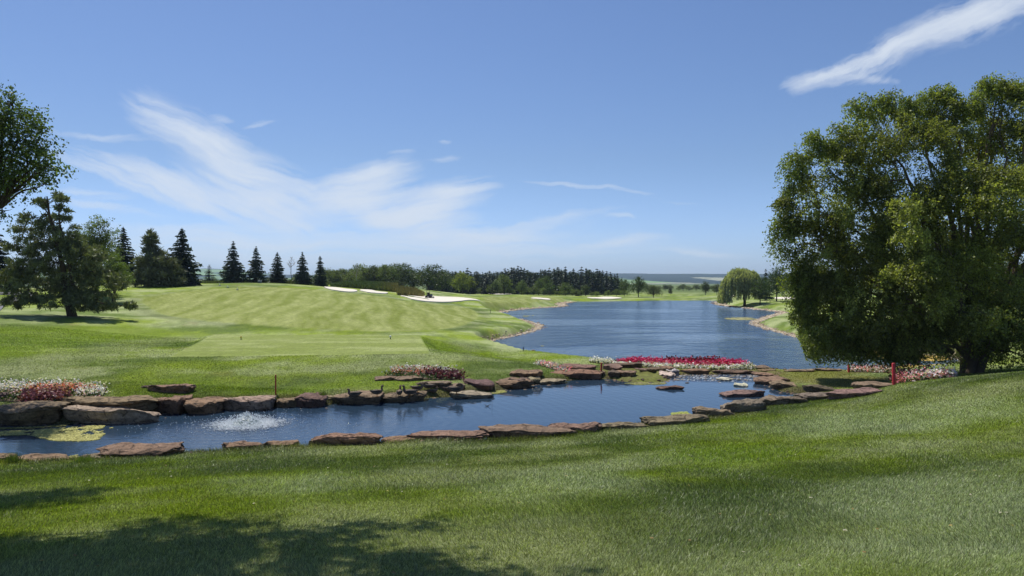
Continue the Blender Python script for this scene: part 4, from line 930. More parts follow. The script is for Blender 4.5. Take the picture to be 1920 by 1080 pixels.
# tall grass on the mound
def tall_grass():
    g = np.random.default_rng(5); N = 26000
    u = g.random(N); px = 620 + 175 * u; d = 158 + 18 * g.random(N)
    d = np.where(px > 745, 150 + (d - 158) * .8, d)
    x = (px - CX) / F * d; h = height(x, d); L = (.55 + .6 * g.random(N)) * np.interp(px, [620, 650, 780, 795], [.4, 1, .9, .2]); W = .10
    a = g.random(N) * 6.28; v = np.empty((N, 3, 3)); v[:, 0] = np.stack([x - W * np.cos(a), d - W * np.sin(a), h - .05], 1); v[:, 1] = np.stack([x + W * np.cos(a), d + W * np.sin(a), h - .05], 1)
    v[:, 2] = np.stack([x + g.normal(size=N) * .2, d + g.normal(size=N) * .2, h + L], 1)
    k = sstep(700, 760, px + g.normal(size=N) * 15)[:, None]; c = (np.array([.07, .10, .03]) * (1 - k) + np.array([.17, .14, .06]) * k) * (.6 + .8 * g.random((N, 1)))
    tag(link('tall_grass', mesh_data('tall_grass', v.reshape(-1, 3), np.arange(N * 3).reshape(-1, 3), M_blade, np.repeat(c, 3, 0))), 'unmown tall grass on the mound behind the bunkers, browner at its right end', 'grass', kind='stuff')
    N = 16000; px = 365 + 250 * g.random(N); d = 136 + 16 * g.random(N); d = np.where(px > 560, d + 8, d); x = (px - CX) / F * d; h = height(x, d); L = .35 + .6 * g.random(N); a = g.random(N) * 6.28
    v = np.empty((N, 3, 3)); v[:, 0] = np.stack([x - W * np.cos(a), d - W * np.sin(a), h - .05], 1); v[:, 1] = np.stack([x + W * np.cos(a), d + W * np.sin(a), h - .05], 1); v[:, 2] = np.stack([x, d, h + L], 1)
    c = np.array([.10, .12, .035]) * (.6 + .8 * g.random((N, 1)))
    tag(link('meadow_grass', mesh_data('meadow_grass', v.reshape(-1, 3), np.arange(N * 3).reshape(-1, 3), M_blade, np.repeat(c, 3, 0))), 'unmown grass strip behind the row of spruces on the crest', 'grass', kind='stuff')
tall_grass()

# ------------------------------------------------------------------ rocks
def rock_mesh(seed, w, dp, h, round_=0.0):
    g = np.random.default_rng(seed); bm = bmesh.new(); bmesh.ops.create_icosphere(bm, subdivisions=5, radius=1.0)
    P = np.array([v.co[:] for v in bm.verts]); F_ = np.array([[q.index for q in f.verts] for f in bm.faces]); bm.free()
    # superellipsoid slab with a cornered outline
    e = 0.30 + .35 * round_
    S = np.sign(P) * np.abs(P) ** np.array([.75, .75, e]); S /= np.maximum(1e-6, (np.abs(S) ** 4).sum(1) ** .25)[:, None]
    ang = np.arctan2(P[:, 1], P[:, 0]); k = 6; ca = np.sort(g.random(k) * 6.283); cr = .80 + .34 * g.random(k)
    nrm = np.full(len(P), 9.0)
    for a in range(k + 2):
        th = g.random() * 6.283; dd = .68 + .3 * g.random(); c = np.cos(ang - th); nrm = np.minimum(nrm, np.where(c > .05, dd / np.maximum(c, .05), 9))
    rr = np.hypot(S[:, 0], S[:, 1]); lim = nrm; f = np.where(rr > lim, lim / np.maximum(rr, 1e-6), 1); S[:, 0] *= f; S[:, 1] *= f
    # ledges and lumps
    z = S[:, 2]; lay = np.floor((z + 1) * 2.2 + vnoise(ang * .8 + seed, z * 0 + 3) * .8); off = _perm[(lay.astype(int) * 7 + seed) & 255, (ang * 1.5 + 9).astype(int) & 255]
    led = (vnoise(ang * 2.2 + seed * 3.1, lay * 5.3) - .5) * .20 * (1 - round_ * .6); side = sstep(.25, .8, rr)
    S[:, 0] *= 1 + led * side; S[:, 1] *= 1 + led * side
    nz = fbm(S[:, 0] * 1.6 + seed, S[:, 1] * 1.6 + 7, 4) - .5; S[:, 2] += np.where(z > 0, nz * (.7 + .5 * round_), 0)
    S += (np.stack([fbm(S[:, 1] * 5 + seed, S[:, 2] * 5, 4), fbm(S[:, 2] * 5 + 9, S[:, 0] * 5 + seed, 4), fbm(S[:, 0] * 4 + seed, S[:, 1] * 4 + 31, 4)], 1) - .5) * np.array([.16, .16, .26])
    S += (np.stack([fbm(S[:, 1] * 13 + seed, S[:, 2] * 13, 3), fbm(S[:, 2] * 13 + 9, S[:, 0] * 13 + seed, 3), fbm(S[:, 0] * 11 + seed, S[:, 1] * 11 + 31, 3)], 1) - .5) * np.array([.05, .05, .10])
    uc = np.clip((.62 - S[:, 2]) / 1.6, 0, 1) * (.30 - .12 * round_); S[:, 0] *= 1 - uc * .6; S[:, 1] *= 1 - uc
    tilt = (g.random(2) - .5) * .22; S[:, 2] += (S[:, 0] * tilt[0] + S[:, 1] * tilt[1]) * 1.2
    V = S * np.array([w / 2, dp / 2, h / 2]); V[:, 2] += h / 2
    return mesh_data('rock', V, F_, M_rock, smooth=False)
BR = (0.215, 0.140, 0.092); DK = (0.135, 0.092, 0.066); TAN = (0.31, 0.245, 0.155); PAL = (0.50, 0.45, 0.37); GRY = (0.205, 0.150, 0.112)
rocks = [
 # far bank, left to right (x0, x1, ytop, ybottom, colour, roundness, label)
 (-12,10,735,757,DK,.3,'dark stone cut off by the left edge beside the left flower bed'),
 (-22,130,757,801,BR,0,'big flat brown slab below the left flower bed, at the left edge of the pond'),
 (128,292,740,783,BR,0,'longest brown slab of the far bank, right below the left flower bed'),
 (134,286,770,798,TAN,.1,'low tan ledge lying in front of the longest brown slab'),
 (265,299,722,731,DK,.3,'small dark flat stone on the grass at the left of a larger one'),
 (284,356,718,740,BR,.3,'brown boulder lying alone on the grass above the pond'),
 (294,362,746,779,BR,.3,'blocky brown rock right of the longest slab, left of its twin'),
 (352,422,746,779,BR,.2,'blocky brown rock left of the fountain, with a tilted top'),
 (427,519,744,772,TAN,.6,'rounded moss-topped rock on the bank behind the fountain'),
 (514,562,753,767,BR,.4,'low brown rock below the left red stake'),
 (557,608,741,767,DK,.5,'lumpy dark brown rock just right of the left red stake'),
 (606,646,745,760,TAN,.2,'low tan stone left of the rock with two ducks'),
 (638,720,736,760,BR,.1,'flat brown ledge carrying the two leftmost ducks'),
 (722,794,736,757,BR,.1,'flat brown ledge carrying the third and fourth ducks'),
 (700,741,705,716,BR,.2,'small brown slab at the left foot of the middle flower bed'),
 (740,790,705,717,BR,.2,'thin brown slab below the middle of the middle flower bed'),
 (786,848,713,730,BR,.1,'brown slab below the dark foliage of the middle flower bed'),
 (812,872,722,737,BR,.2,'tilted brown slab between the middle flower bed and the preening duck'),
 (843,915,733,750,TAN,.1,'pale tan ledge at the water with the rightmost duck on it'),
 (868,922,711,731,DK,.3,'dark hollowed block right of the middle flower bed'),
 (917,992,709,732,BR,.2,'broad brown block right of the dark hollowed block'),
 (952,990,706,731,DK,.5,'rounded dark boulder at the waterline right of the broad brown block'),
 (986,1012,710,724,TAN,.4,'small tan stone between two dark rocks on the far bank'),
 (1010,1060,709,723,TAN,.4,'mottled tan rock left of the long flat ledge'),
 (962,1020,692,711,BR,.2,'brown slab at the lawn edge below the small flower strip'),
 (1040,1124,698,714,BR,0,'long flat brown ledge above the water left of the middle red stake'),
 (1055,1112,682,695,BR,.1,'flat brown rock behind the long ledge, right of the small flower strip'),
 (1118,1134,699,710,BR,.4,'small squarish stone at the foot of the middle red stake'),
 (1134,1165,682,697,BR,.5,'rounded brown rock right of the middle red stake'),
 (1146,1202,679,692,DK,.1,'dark overhanging slab at the left end of the long red flower bed'),
 (1139,1162,700,712,DK,.3,'dark block at the pond edge right of the middle red stake'),
 (1155,1192,694,708,BR,.2,'stepped brown ledge left of the mossy spit'),
 (1190,1216,690,700,BR,.1,'flat brown stone behind the mossy spit'),
 (1214,1242,688,698,DK,.2,'dark angular stone below the left part of the long red flower bed'),
 (1238,1262,686,696,BR,.2,'small brown wedge beside the green strip of the flower peninsula'),
 (1235,1265,698,711,PAL,.7,'pale rounded boulder at the tip of the mossy spit'),
 (1250,1270,695,704,PAL,.6,'small pale stone just behind the pale rounded boulder'),
 (1262,1330,695,704,BR,0,'thin brown ledge under the green strip, above the left rapids'),
 (1338,1408,697,705,DK,0,'thin dark ledge under the green strip, above the right rapids'),
 (1236,1276,723,733,DK,.4,'dark wet rock alone in the middle of the pond'),
 (1346,1373,708,716,PAL,.8,'smooth cream stone in the rapids'),
 (1379,1402,719,727,PAL,.8,'round whitish stone where the rapids meet the calm pond'),
 (1360,1430,731,747,GRY,.5,'broad speckled grey rock in the water near the right bank'),
 (1408,1440,685,694,BR,.2,'flat brown stone at the right tip of the flower peninsula'),
 (1424,1450,691,700,BR,.2,'layered brown stone right of the peninsula tip'),
 (1414,1447,698,707,BR,.1,'low brown ledge at the outlet into the lake'),
 (1416,1472,706,726,BR,.4,'large brown boulder on the right side of the rapids'),
 (1448,1488,714,732,BR,.2,'smooth brown slab below the large boulder by the rapids'),
 (1476,1530,692,699,BR,.1,'flat reddish ledge on the lake edge beyond the right island'),
 (1528,1575,690,698,BR,.1,'thin reddish ledge on the lake edge left of the far right red stake'),
 (1628,1652,690,697,DK,.2,'small dark flat stone among the flowers behind the right island'),
 (1513,1562,721,737,DK,.7,'dark rounded boulder on the right island shore'),
 (1502,1566,735,752,GRY,.2,'grey-brown slab below the dark rounded boulder'),
 (1556,1645,729,748,GRY,.1,'wide flat grey-brown slab on the right bank'),
 (1606,1678,716,732,GRY,.1,'grey slab next to the tall right red stake'),
 (1432,1508,744,766,GRY,.2,'grey-brown rock on the near bank at the right corner of the pond'),
 (1360,1436,752,778,GRY,.3,'cracked grey-brown boulder on the near right bank'),
 (1300,1368,765,784,GRY,.3,'dark flat rock left of the cracked boulder'),
 (1204,1318,780,802,BR,.2,'wide rounded red-brown slab on the near bank, alone in the grass edge'),
 (1128,1208,792,808,BR,.2,'low brown rock left of the wide red-brown slab'),
 (1034,1132,793,813,BR,.2,'rough brown rock right of the layered slab on the near bank'),
 (914,1060,799,823,BR,.1,'layered red-brown slab at the centre of the near bank'),
 (772,920,808,827,BR,.1,'long straight brown slab left of the layered slab'),
 (722,778,819,829,BR,.2,'barely showing brown stone left of the long straight slab'),
 (608,706,814,840,BR,.1,'wedge-shaped brown slab on the near bank below the duck ledges'),
 (580,614,824,836,BR,.3,'small brown stone left of the wedge-shaped slab'),
 (498,562,827,841,BR,.4,'low double-humped brown rock on the near bank right of the fountain'),
 (416,486,829,846,BR,.3,'brown rock on the near bank directly below the fountain'),
 (202,350,833,862,BR,.1,'large wedge slab on the near bank left of the fountain'),
 (156,212,852,868,BR,.2,'flat brown stone half sunk left of the large wedge slab'),
 (24,126,854,869,BR,.1,'flat brown stone in the grass edge at the near left corner'),
 (-14,22,852,864,BR,.2,'small brown stone cut off at the left edge of the near bank'),
]
for n, (x0, x1, yt, yb, colr, rd, lab) in enumerate(rocks):
    cx = (x0 + x1) / 2; nearbank = yb > 755 and not (n < 15)
    near = n >= [r[6] for r in rocks].index('grey-brown rock on the near bank at the right corner of the pond')
    if near:                                                     # the lawn edge hides the foot of these
        zt = PZ + .10; d = (CZ - zt) * F / (yb - HY) * 1.0
        dpt = max(.8, min(1.5, (x1 - x0) * d / F * .6)); d = d + dpt * .30
    else:
        z0 = PZ if yb > 704 else 0.35
        p = hit(cx, yb - 1.5); d = p.y
        dpt = 0
    w = (x1 - x0) * d / F * 1.26; hh = max(.12, (yb - yt) * d / F)
    if not near:
        dpt = min(max(.48 * (yb - yt) * d * d / (5 * F), .4), 2.6); x = (cx - CX) / F * (d + dpt * .42)
        zb = CZ - (yb - HY) / F * d - .10; dr_ = d + dpt * .8; ztop = CZ - (yt - HY) / F * dr_
        hv = max(ztop - zb, hz((cx - CX) / F * dr_, dr_) + .06 - zb, .24); hv = min(hv, hh * .95 + .15); d = d + dpt * .42
    else:
        x = (cx - CX) / F * d; ztop = CZ - (yt - HY) / F * (d + .15 * dpt); zb = PZ - .12; hv = max(ztop - zb, .3)
    o = link('rock', rock_mesh(100 + n, w, dpt, hv, rd), None, (x, d, zb)); o.color = (*[k * (.88 + .24 * random.random()) for k in colr], 1)
    o.rotation_euler = ((random.random() - .5) * .08, (random.random() - .5) * .09, (random.random() - .5) * .35)
    tag(o, lab, 'rock', 'sandstone rocks around the pond')

# pebbles along the lake edge and in the rapids
def pebbles(name, pts, size, label, cols, seed):
    g = np.random.default_rng(seed); bm = bmesh.new(); bmesh.ops.create_icosphere(bm, subdivisions=1, radius=1.0)
    P = np.array([v.co[:] for v in bm.verts]); F_ = np.array([[q.index for q in f.verts] for f in bm.faces]); bm.free(); n = len(pts)
    s = size * (.4 + 1.1 * g.random((n, 1, 1)) ** 2) * np.maximum(1, pts[:, 1] / 70)[:, None, None]; V = P[None] * (1 + .35 * (g.random((n, len(P), 1)) - .5)) * s * np.array([1.2, 1, .6]) + pts[:, None, :]
    F2 = F_[None] + (np.arange(n) * len(P))[:, None, None]; c = np.asarray(cols)[g.integers(0, len(cols), n)] * (.7 + .6 * g.random((n, 1)))
    m_ = bpy.data.materials.get('pebble_stone')
    if not m_:
        m_, t, out = mat('pebble_stone'); a = t.new('ShaderNodeAttribute'); a.attribute_name = 'Col'; pr(t, out, a.outputs['Color'], .9, .2)
    tag(link(name, mesh_data(name, V.reshape(-1, 3), F2.reshape(-1, 3), m_, np.repeat(c, len(P), 0))), label, 'stones', kind='stuff')
def edge_pts(poly, n, g, spread, zlev, cond):
    p = np.asarray(poly); q = np.roll(p, -1, 0); L = np.linalg.norm(q - p, axis=1) / np.maximum(60, p[:, 1]) ; k = g.choice(len(p), n, p=L / L.sum()); t = g.random((n, 1))
    r = p[k] * (1 - t) + q[k] * t; dd = q[k] - p[k]; nn = unit(np.stack([dd[:, 1], -dd[:, 0]], 1)); 
    sc = np.maximum(1, r[:, 1] / 70)[:, None]; a = r + nn * (g.normal(size=(n, 1)) * spread * .30 * sc)
    m = cond(a[:, 0], a[:, 1]); a = a[m]; return np.column_stack([a, np.maximum(height(a[:, 0], a[:, 1]), zlev - .03)])
gp = np.random.default_rng(9)
pts = edge_pts(LAKE, 12000, gp, .8, 0, lambda x, y: (y > 57) & (y < 215) | ((x > 22) & (y > 47) & (y < 215)))
pebbles('shore_stones', pts, .10, 'band of small pale and brown stones along the lake shore', [(.42, .34, .24), (.52, .45, .35), (.28, .20, .14), (.46, .36, .22)], 1)
rp = np.column_stack([gp.normal(size=260) * 2.2 + WP(1360, 708, PZ)[0], gp.normal(size=260) * 1.1 + WP(1360, 706, PZ)[1], np.full(260, PZ - .02)])
rp = rp[seg_sdf(POND, rp[:, 0], rp[:, 1], 9) < .1]
pebbles('rapids_stones', rp, .09, 'small wet stones breaking the surface of the rapids', [(.12, .10, .09), (.2, .17, .14), (.3, .27, .22)], 2)
ip = np.column_stack([5 + 14 * gp.random(500), 37 + 9 * gp.random(500)]); s1 = seg_sdf(POND, ip[:, 0], ip[:, 1], 9); s2 = seg_sdf(LAKE, ip[:, 0], ip[:, 1], 9); ip = ip[(s1 > 0) & (s2 > .1) & ((s1 < .8) | (s2 < .8))]
pebbles('bank_stones', np.column_stack([ip, height(ip[:, 0], ip[:, 1])]), .10, 'scattered reddish stones on the banks around the rapids', [(.16, .10, .07), (.2, .14, .1)], 3)

pq = edge_pts(POND, 1500, gp, .8, PZ, lambda x, y: np.ones(x.shape, bool)); pebbles('pond_edge_stones', pq, .075, 'small broken stones filling the gaps between the pond rocks', [(.18, .12, .08), (.24, .18, .12), (.12, .09, .07)], 5)
# ------------------------------------------------------------------ algae mats
def algae(poly, z, res, col, label, thr=.42, seed=1, ns=1.2):
    poly = np.asarray(poly); g = np.random.default_rng(seed); x0, y0 = poly.min(0); x1, y1 = poly.max(0)
    ry = res * max(1, (y0 / 30)); X, Y = np.meshgrid(np.arange(x0, x1, res), np.arange(y0, y1, ry)); x = X.ravel(); y = Y.ravel()
    s = seg_sdf(poly, x, y, 5); n = fbm(x * ns + seed, y * ns * .6, 5, .6); k = (n - thr) * 4 - np.maximum(0, s / (res * 3) + 1.2) > 0
    x = x[k] + (g.random(k.sum()) - .5) * res; y = y[k] + (g.random(k.sum()) - .5) * ry; N = len(x); a = g.random(N) * 6.28; m = 5
    t = np.arange(m) * 2 * np.pi / m; rx_ = res * (.6 + .5 * g.random((N, 1))); ryy = ry * (.6 + .5 * g.random((N, 1)))
    V = np.stack([x[:, None] + np.cos(t + a[:, None]) * rx_, y[:, None] + np.sin(t + a[:, None]) * ryy, np.broadcast_to((z + .004 + .012 * g.random(N))[:, None], (N, m)) + .008 * g.random((N, m))], -1).reshape(-1, 3)
    c = np.asarray(col) * (.65 + .6 * g.random((N, 1)))
    tag(link('algae', mesh_data('algae', V, np.arange(N * m).reshape(-1, m), M_petal, np.repeat(c, m, 0))), label, 'algae', kind='stuff')
def wpz(pts, z): return np.array([WP(a, b, z) for a, b in pts])
algae(wpz([(-60,808),(0,808),(60,806),(120,801),(170,797),(222,800),(200,812),(185,826),(150,829),(90,825),(40,817),(-60,820)], PZ), PZ, .045, (.42, .40, .15), 'pale yellow algae mat on the left end of the pond', .38, 2, 1.8)
algae(wpz([(-60,802.5),(60,801),(130,794),(128,799),(60,804.5),(-60,805.5)], PZ), PZ, .04, (.38, .37, .14), 'thin yellow algae strip against the left slabs', .25, 3)
algae(wpz([(118,858),(145,853),(148,864),(120,866)], PZ), PZ, .04, (.40, .38, .15), 'small algae patch beside the near left stones', .3, 4)
algae(wpz([(1355,597),(1385,594.5),(1410,596),(1418,598),(1395,600.5),(1360,600)], 0), 0, .35, (.34, .33, .16), 'tan algae island on the lake before the right shore point', .30, 5, .3)
algae(wpz([(1600,706),(1640,688),(1700,684),(1780,682),(1860,676),(1860,700),(1750,697),(1680,694),(1640,700)], 0), 0, .14, (.50, .36, .10), 'golden algae spread on the water behind the birch, nearer band', .33, 6, .5)
algae(wpz([(1600,664),(1660,672),(1740,678),(1800,676),(1760,668),(1680,660),(1610,655)], 0), 0, .16, (.48, .35, .10), 'golden algae along the far edge of the water behind the birch', .32, 7, .5)
algae(wpz([(1000,648),(1020,644),(1030,650),(1010,654)], 0), 0, .2, (.30, .30, .16), 'faint algae smear on the lake below the left shore point', .42, 8, .6)
algae(wpz([(970,592),(1010,590),(1045,593),(1020,596),(980,596)], 0), 0, .35, (.22, .24, .16), 'dull algae film in the lake inlet on the left', .46, 9, .2)
algae(wpz([(1170,719),(1215,716),(1262,718),(1240,722),(1190,722)], PZ), PZ, .05, (.30, .30, .12), 'olive algae fringe along the mossy spit', .38, 10)
algae(wpz([(1255,774),(1290,771),(1300,779),(1262,783)], PZ), PZ, .045, (.35, .38, .10), 'yellow-green algae behind the wide red-brown slab', .35, 11)
algae(wpz([(880,736),(950,731),(955,736),(900,742)], PZ), PZ, .04, (.42, .42, .14), 'yellow algae beside the rightmost duck ledge', .33, 12)

# ------------------------------------------------------------------ flower beds
def mound_soil(poly, lift, root):
    o = drape('soil', poly, M_soil, lift, .4, .25); b = Vector(root.location); o.data.transform(Matrix.Translation(-b)); o.parent = root; return o
def blossoms(part, root, pts, size, cols, g, per=7, spread=.10, up=.9, h0=0.0, hj=.12, facing=.8):
    b = np.array(root.location); n = len(pts); c = np.repeat(pts, per, 0) + g.normal(size=(n * per, 3)) * np.array([spread, spread, hj * .5]) + np.array([0, 0, h0]); c[:, 2] += hj * g.random(len(c))
    N = len(c); m = 5; nr = unit(rdir(g, N) + np.array([0, -.3, up])); ax = unit(np.cross(nr, rdir(g, N))); bx = np.cross(nr, ax); t = np.arange(m) * 2 * np.pi / m; s = size * (.6 + .7 * g.random((N, 1, 1)))
    V = c[:, None] + (ax[:, None] * np.cos(t)[None, :, None] + bx[:, None] * np.sin(t)[None, :, None]) * s - b
    k = g.integers(0, len(cols), n); cc = np.repeat(np.asarray(cols)[k], per, 0) * (.75 + .4 * g.random((N, 1)))
    return link(part, mesh_data(part, V.reshape(-1, 3), np.arange(N * m).reshape(-1, m), M_petal, np.repeat(cc, m, 0)), root)
def inside(poly, n, g):
    poly = np.asarray(poly); x0, y0 = poly.min(0); x1, y1 = poly.max(0); x = x0 + (x1 - x0) * g.random(n * 4); y = y0 + (y1 - y0) * g.random(n * 4); k = seg_sdf(poly, x, y, 3) < 0
    x, y = x[k][:n], y[k][:n]; return np.column_stack([x, y, height(x, y)])
def bed(label, poly, parts, seed, soil_lift=.05):
    g = np.random.default_rng(seed); c = np.mean(poly, 0); r = empty('flower_bed', (c[0], c[1], hz(*c))); tag(r, label, 'flower bed', 'flower beds around the pond')
    if soil_lift: mound_soil(poly, soil_lift, r)
    for (nm, sub, n, size, cols, h0, hj, per, spread) in parts:
        p = inside(poly if sub is None else sub, n, g); blossoms(nm, r, p, size, cols, g, per, spread, .9, h0, hj)
    return r
WH = [(.80, .78, .76), (.75, .70, .74)]; PK = [(.78, .25, .30), (.80, .42, .45)]; RD = [(.46, .02, .08), (.58, .05, .14), (.55, .04, .17)]; MG = [(.68, .06, .22)]; BG = [(.09, .015, .03), (.13, .025, .04)]; GN = [(.06, .10, .03), (.09, .12, .04)]; CO = [(.62, .20, .14), (.7, .34, .28)]
def gp_(pts): return world_poly(pts)
b1 = gp_([(-30,752),(40,756),(100,756),(150,756),(188,748),(200,735),(160,731),(100,730),(40,731),(-30,737)])
bed('left flower bed on the bank with burgundy foliage before white and coral blossoms', b1,
    [('green_leaves', None, 420, .045, GN, .02, .16, 6, .10), ('pink_blossoms', None, 120, .035, [(.62, .34, .34), (.6, .42, .40)], .14, .16, 5, .14), ('white_blossoms', gp_([(-30,745),(40,742),(100,738),(160,736),(195,742),(185,733),(100,729),(20,731),(-30,735)]), 190, .032, WH, .24, .16, 6, .13),
     ('white_blossoms', gp_([(140,744),(185,748),(192,738),(160,735)]), 80, .036, WH, .10, .14, 7, .12),
     ('coral_blossoms', gp_([(40,742),(140,741),(180,740),(150,734),(60,735)]), 60, .05, CO, .22, .12, 5, .10), ('burgundy_leaves', gp_([(38,757),(70,758),(110,757),(128,752),(125,743),(90,744),(50,749)]), 260, .05, [(.14, .04, .06), (.2, .07, .08)], .06, .2, 6, .10)], 1)
b2 = gp_([(722,708),(760,711),(800,713),(850,713),(868,707),(850,699),(800,694),(745,695)])
bed('middle flower bed above the duck ledges, burgundy leaves at its right end', b2,
    [('green_leaves', None, 300, .05, GN, .02, .14, 6, .12), ('white_blossoms', gp_([(722,704),(760,702),(850,703),(868,705),(850,699),(800,695),(745,696)]), 130, .042, WH, .16, .14, 6, .14), ('coral_blossoms', gp_([(725,706),(800,708),(830,700),(790,697),(740,699)]), 95, .045, CO, .12, .14, 5, .14),
     ('burgundy_leaves', gp_([(797,708),(830,712),(860,712),(866,706),(835,701),(800,703)]), 200, .055, [(.12, .03, .05), (.19, .06, .08)], .06, .18, 7, .13)], 2)
b3 = gp_([(1003,679),(1020,680),(1048,690),(1070,696),(1058,699),(1035,693),(1008,684)])
bed('thin curved strip of pink and white flowers left of the middle red stake', b3, [('green_leaves', None, 60, .05, GN, .0, .1, 6, .12), ('white_blossoms', None, 75, .045, WH, .08, .12, 6, .13), ('pink_blossoms', None, 55, .045, PK, .08, .12, 5, .13)], 3, .04)
# long bed on the peninsula, set by distance
def dp(pts): return np.array([((a - CX) / F * d, d) for a, d in pts])
b4 = dp([(1150,46.8),(1180,45.6),(1250,45.0),(1320,44.6),(1380,44.4),(1408,44.6),(1412,46.0),(1390,47.6),(1300,48.1),(1200,48.3),(1155,48.0)])
bed('long crimson flower bed edged in white on the strip between pond and lake', b4,
    [('green_leaves', None, 700, .06, GN, .0, .16, 6, .15), ('red_blossoms', dp([(1160,47.6),(1200,46.2),(1300,45.5),(1370,45.3),(1400,45.6),(1390,47.0),(1300,47.7),(1200,47.9)]), 1500, .05, RD, .10, .20, 6, .14),
     ('magenta_blossoms', dp([(1155,48.0),(1175,47.3),(1245,46.9),(1240,47.9),(1200,48.2)]), 380, .05, MG, .14, .18, 6, .13),
     ('magenta_blossoms', dp([(1350,47.4),(1355,46.0),(1398,45.5),(1395,46.8)]), 200, .05, MG, .13, .18, 6, .13),
     ('dark_leaves', dp([(1245,47.0),(1300,46.4),(1348,46.6),(1350,47.8),(1300,48.0),(1245,47.9)]), 520, .055, [(.07, .012, .02), (.16, .02, .03), (.3, .02, .04)],   .17, .20, 6, .13),
     ('pink_blossoms', dp([(1200,46.3),(1200,45.8),(1300,45.1),(1380,45.0),(1380,45.4),(1300,45.7)]), 260, .05, [(.75, .12, .22), (.8, .35, .4)], .10, .14, 6, .13),
     ('white_blossoms', dp([(1152,47.2),(1185,45.9),(1250,45.35),(1320,44.95),(1380,44.75),(1380,44.4),(1320,44.6),(1250,44.9),(1180,45.5),(1150,46.7)]), 420, .05, WH, .05, .13, 7, .13),
     ('white_blossoms', dp([(1365,45.4),(1380,44.4),(1408,44.6),(1412,46.0),(1400,46.0)]), 200, .05, WH, .08, .14, 7, .13)], 4, .04)
bed('little tuft of white flowers at the water edge left of the long crimson bed', dp([(1108,49.0),(1148,47.6),(1152,48.3),(1110,49.8)]), [('green_leaves', None, 50, .05, GN, .0, .12, 6, .12), ('white_blossoms', None, 90, .045, WH, .12, .14, 6, .13)], 5, .04)
b6 = dp([(1592,43.5),(1640,42.8),(1668,42.5),(1672,43.8),(1640,44.4),(1594,44.6)])
bed('low white and pink flowers behind the right island beside the farther red stake', b6, [('green_leaves', None, 90, .05, GN, .0, .12, 6, .12), ('white_blossoms', None, 120, .042, WH, .10, .14, 6, .12), ('pink_blossoms', None, 70, .042, PK, .12, .16, 5, .12), ('burgundy_leaves', dp([(1592,43.9),(1672,43.6),(1672,44.2),(1592,44.6)]), 60, .05, BG, .1, .2, 6, .12)], 6, .04)
b7 = dp([(1672,33.6),(1700,32.9),(1740,32.6),(1782,32.8),(1792,34.5),(1740,36.0),(1690,36.4),(1672,35.4)])
bed('right flower bed at the foot of the birch, pink and white before bronze foliage', b7, [('green_leaves', None, 240, .05, GN, .02, .2, 6, .12), ('burgundy_leaves', dp([(1672,34.2),(1740,33.8),(1745,36.0),(1690,36.4)]), 260, .05, [(.12, .05, .05), (.2, .1, .09)], .14, .34, 7, .13),
     ('pink_blossoms', dp([(1676,33.5),(1780,32.8),(1785,34),(1680,34.2)]), 150, .042, PK, .16, .22, 6, .12), ('white_blossoms', dp([(1695,33.2),(1785,32.8),(1795,34.5),(1700,34.3)]), 170, .042, WH, .18, .24, 6, .12)], 7, .05)

# ------------------------------------------------------------------ stakes, markers
def lathe(prof, sides=12):
    v = []; f = []; n = len(prof)
    for r, z in prof:
        for k in range(sides): a = 2 * math.pi * k / sides; v.append((r * math.cos(a), r * math.sin(a), z))
    for i in range(n - 1):
        for k in range(sides): f.append((i * sides + k, i * sides + (k + 1) % sides, (i + 1) * sides + (k + 1) % sides, (i + 1) * sides + k))
    return np.array(v), np.array(f)
def boxm(cx, cy, cz, sx, sy, sz):
    v = np.array([(cx + a * sx / 2, cy + b * sy / 2, cz + c * sz / 2) for a in (-1, 1) for b in (-1, 1) for c in (-1, 1)])
    f = np.array([(0, 1, 3, 2), (4, 6, 7, 5), (0, 4, 5, 1), (2, 3, 7, 6), (0, 2, 6, 4), (1, 5, 7, 3)]); return v, f
def stake(px, yt, yb, d, half, label, m_, tilt=(0, 0)):
    b = at(px, d); H = (yb - yt) * d / F; s = half
    V = []; 
    for z, k in ((-.15, 1), (H - .03, 1), (H, .72)):
        V += [(-s * k, -s * k, z), (s * k, -s * k, z), (s * k, s * k, z), (-s * k, s * k, z)]
    Fq = []
    for i in range(2):
        for k in range(4): Fq.append((i * 4 + k, i * 4 + (k + 1) % 4, i * 4 + 4 + (k + 1) % 4, i * 4 + 4 + k))
    Fq.append((8, 9, 10, 11))
    o = link('hazard_stake', mesh_data('hazard_stake', np.array(V), np.array(Fq), m_), None, b); o.rotation_euler = (tilt[0], tilt[1], .3); tag(o, label, 'stake', 'red hazard stakes')
p = hit(517, 741)
stake(517, 703, 741, p.y, .03, 'dark red wooden stake on the grass behind the fountain, above the far rocks', M_dkred)
stake(1676.5, 681, 723, 31.9, .05, 'bright red stake, thickest and nearest, beside the right flower bed', M_red, (0, -.04))
stake(1127, 681, 700, hit(1127, 700).y, .035, 'thin dark red stake standing among the rocks at the centre of the far bank', M_dkred, (0, .05))
stake(1591.5, 683, 699, 43.2, .045, 'small red stake at the lake edge under the hanging birch branches', M_red)
def tee_marker(px, py, label, c):
    b = hit(px, py); r = empty('tee_marker', b); tag(r, label, 'tee marker', 'tee markers'); v, f = lathe([(.0, -.05), (.035, -.05), (.03, .12), (0, .13)]); link('spike', mesh_data('spike', v, f, M_dark), r)
    v, f = lathe([(0, .11), (.06, .13), (.085, .19), (.06, .25), (0, .275)]); link('ball', mesh_data('ball', v, f, c, smooth=True), r)
tee_marker(452, 637, 'small yellow-topped tee marker near the left end of the tee', M_yellow)
tee_marker(732, 636, 'small dull tee marker near the right end of the tee', M_white)
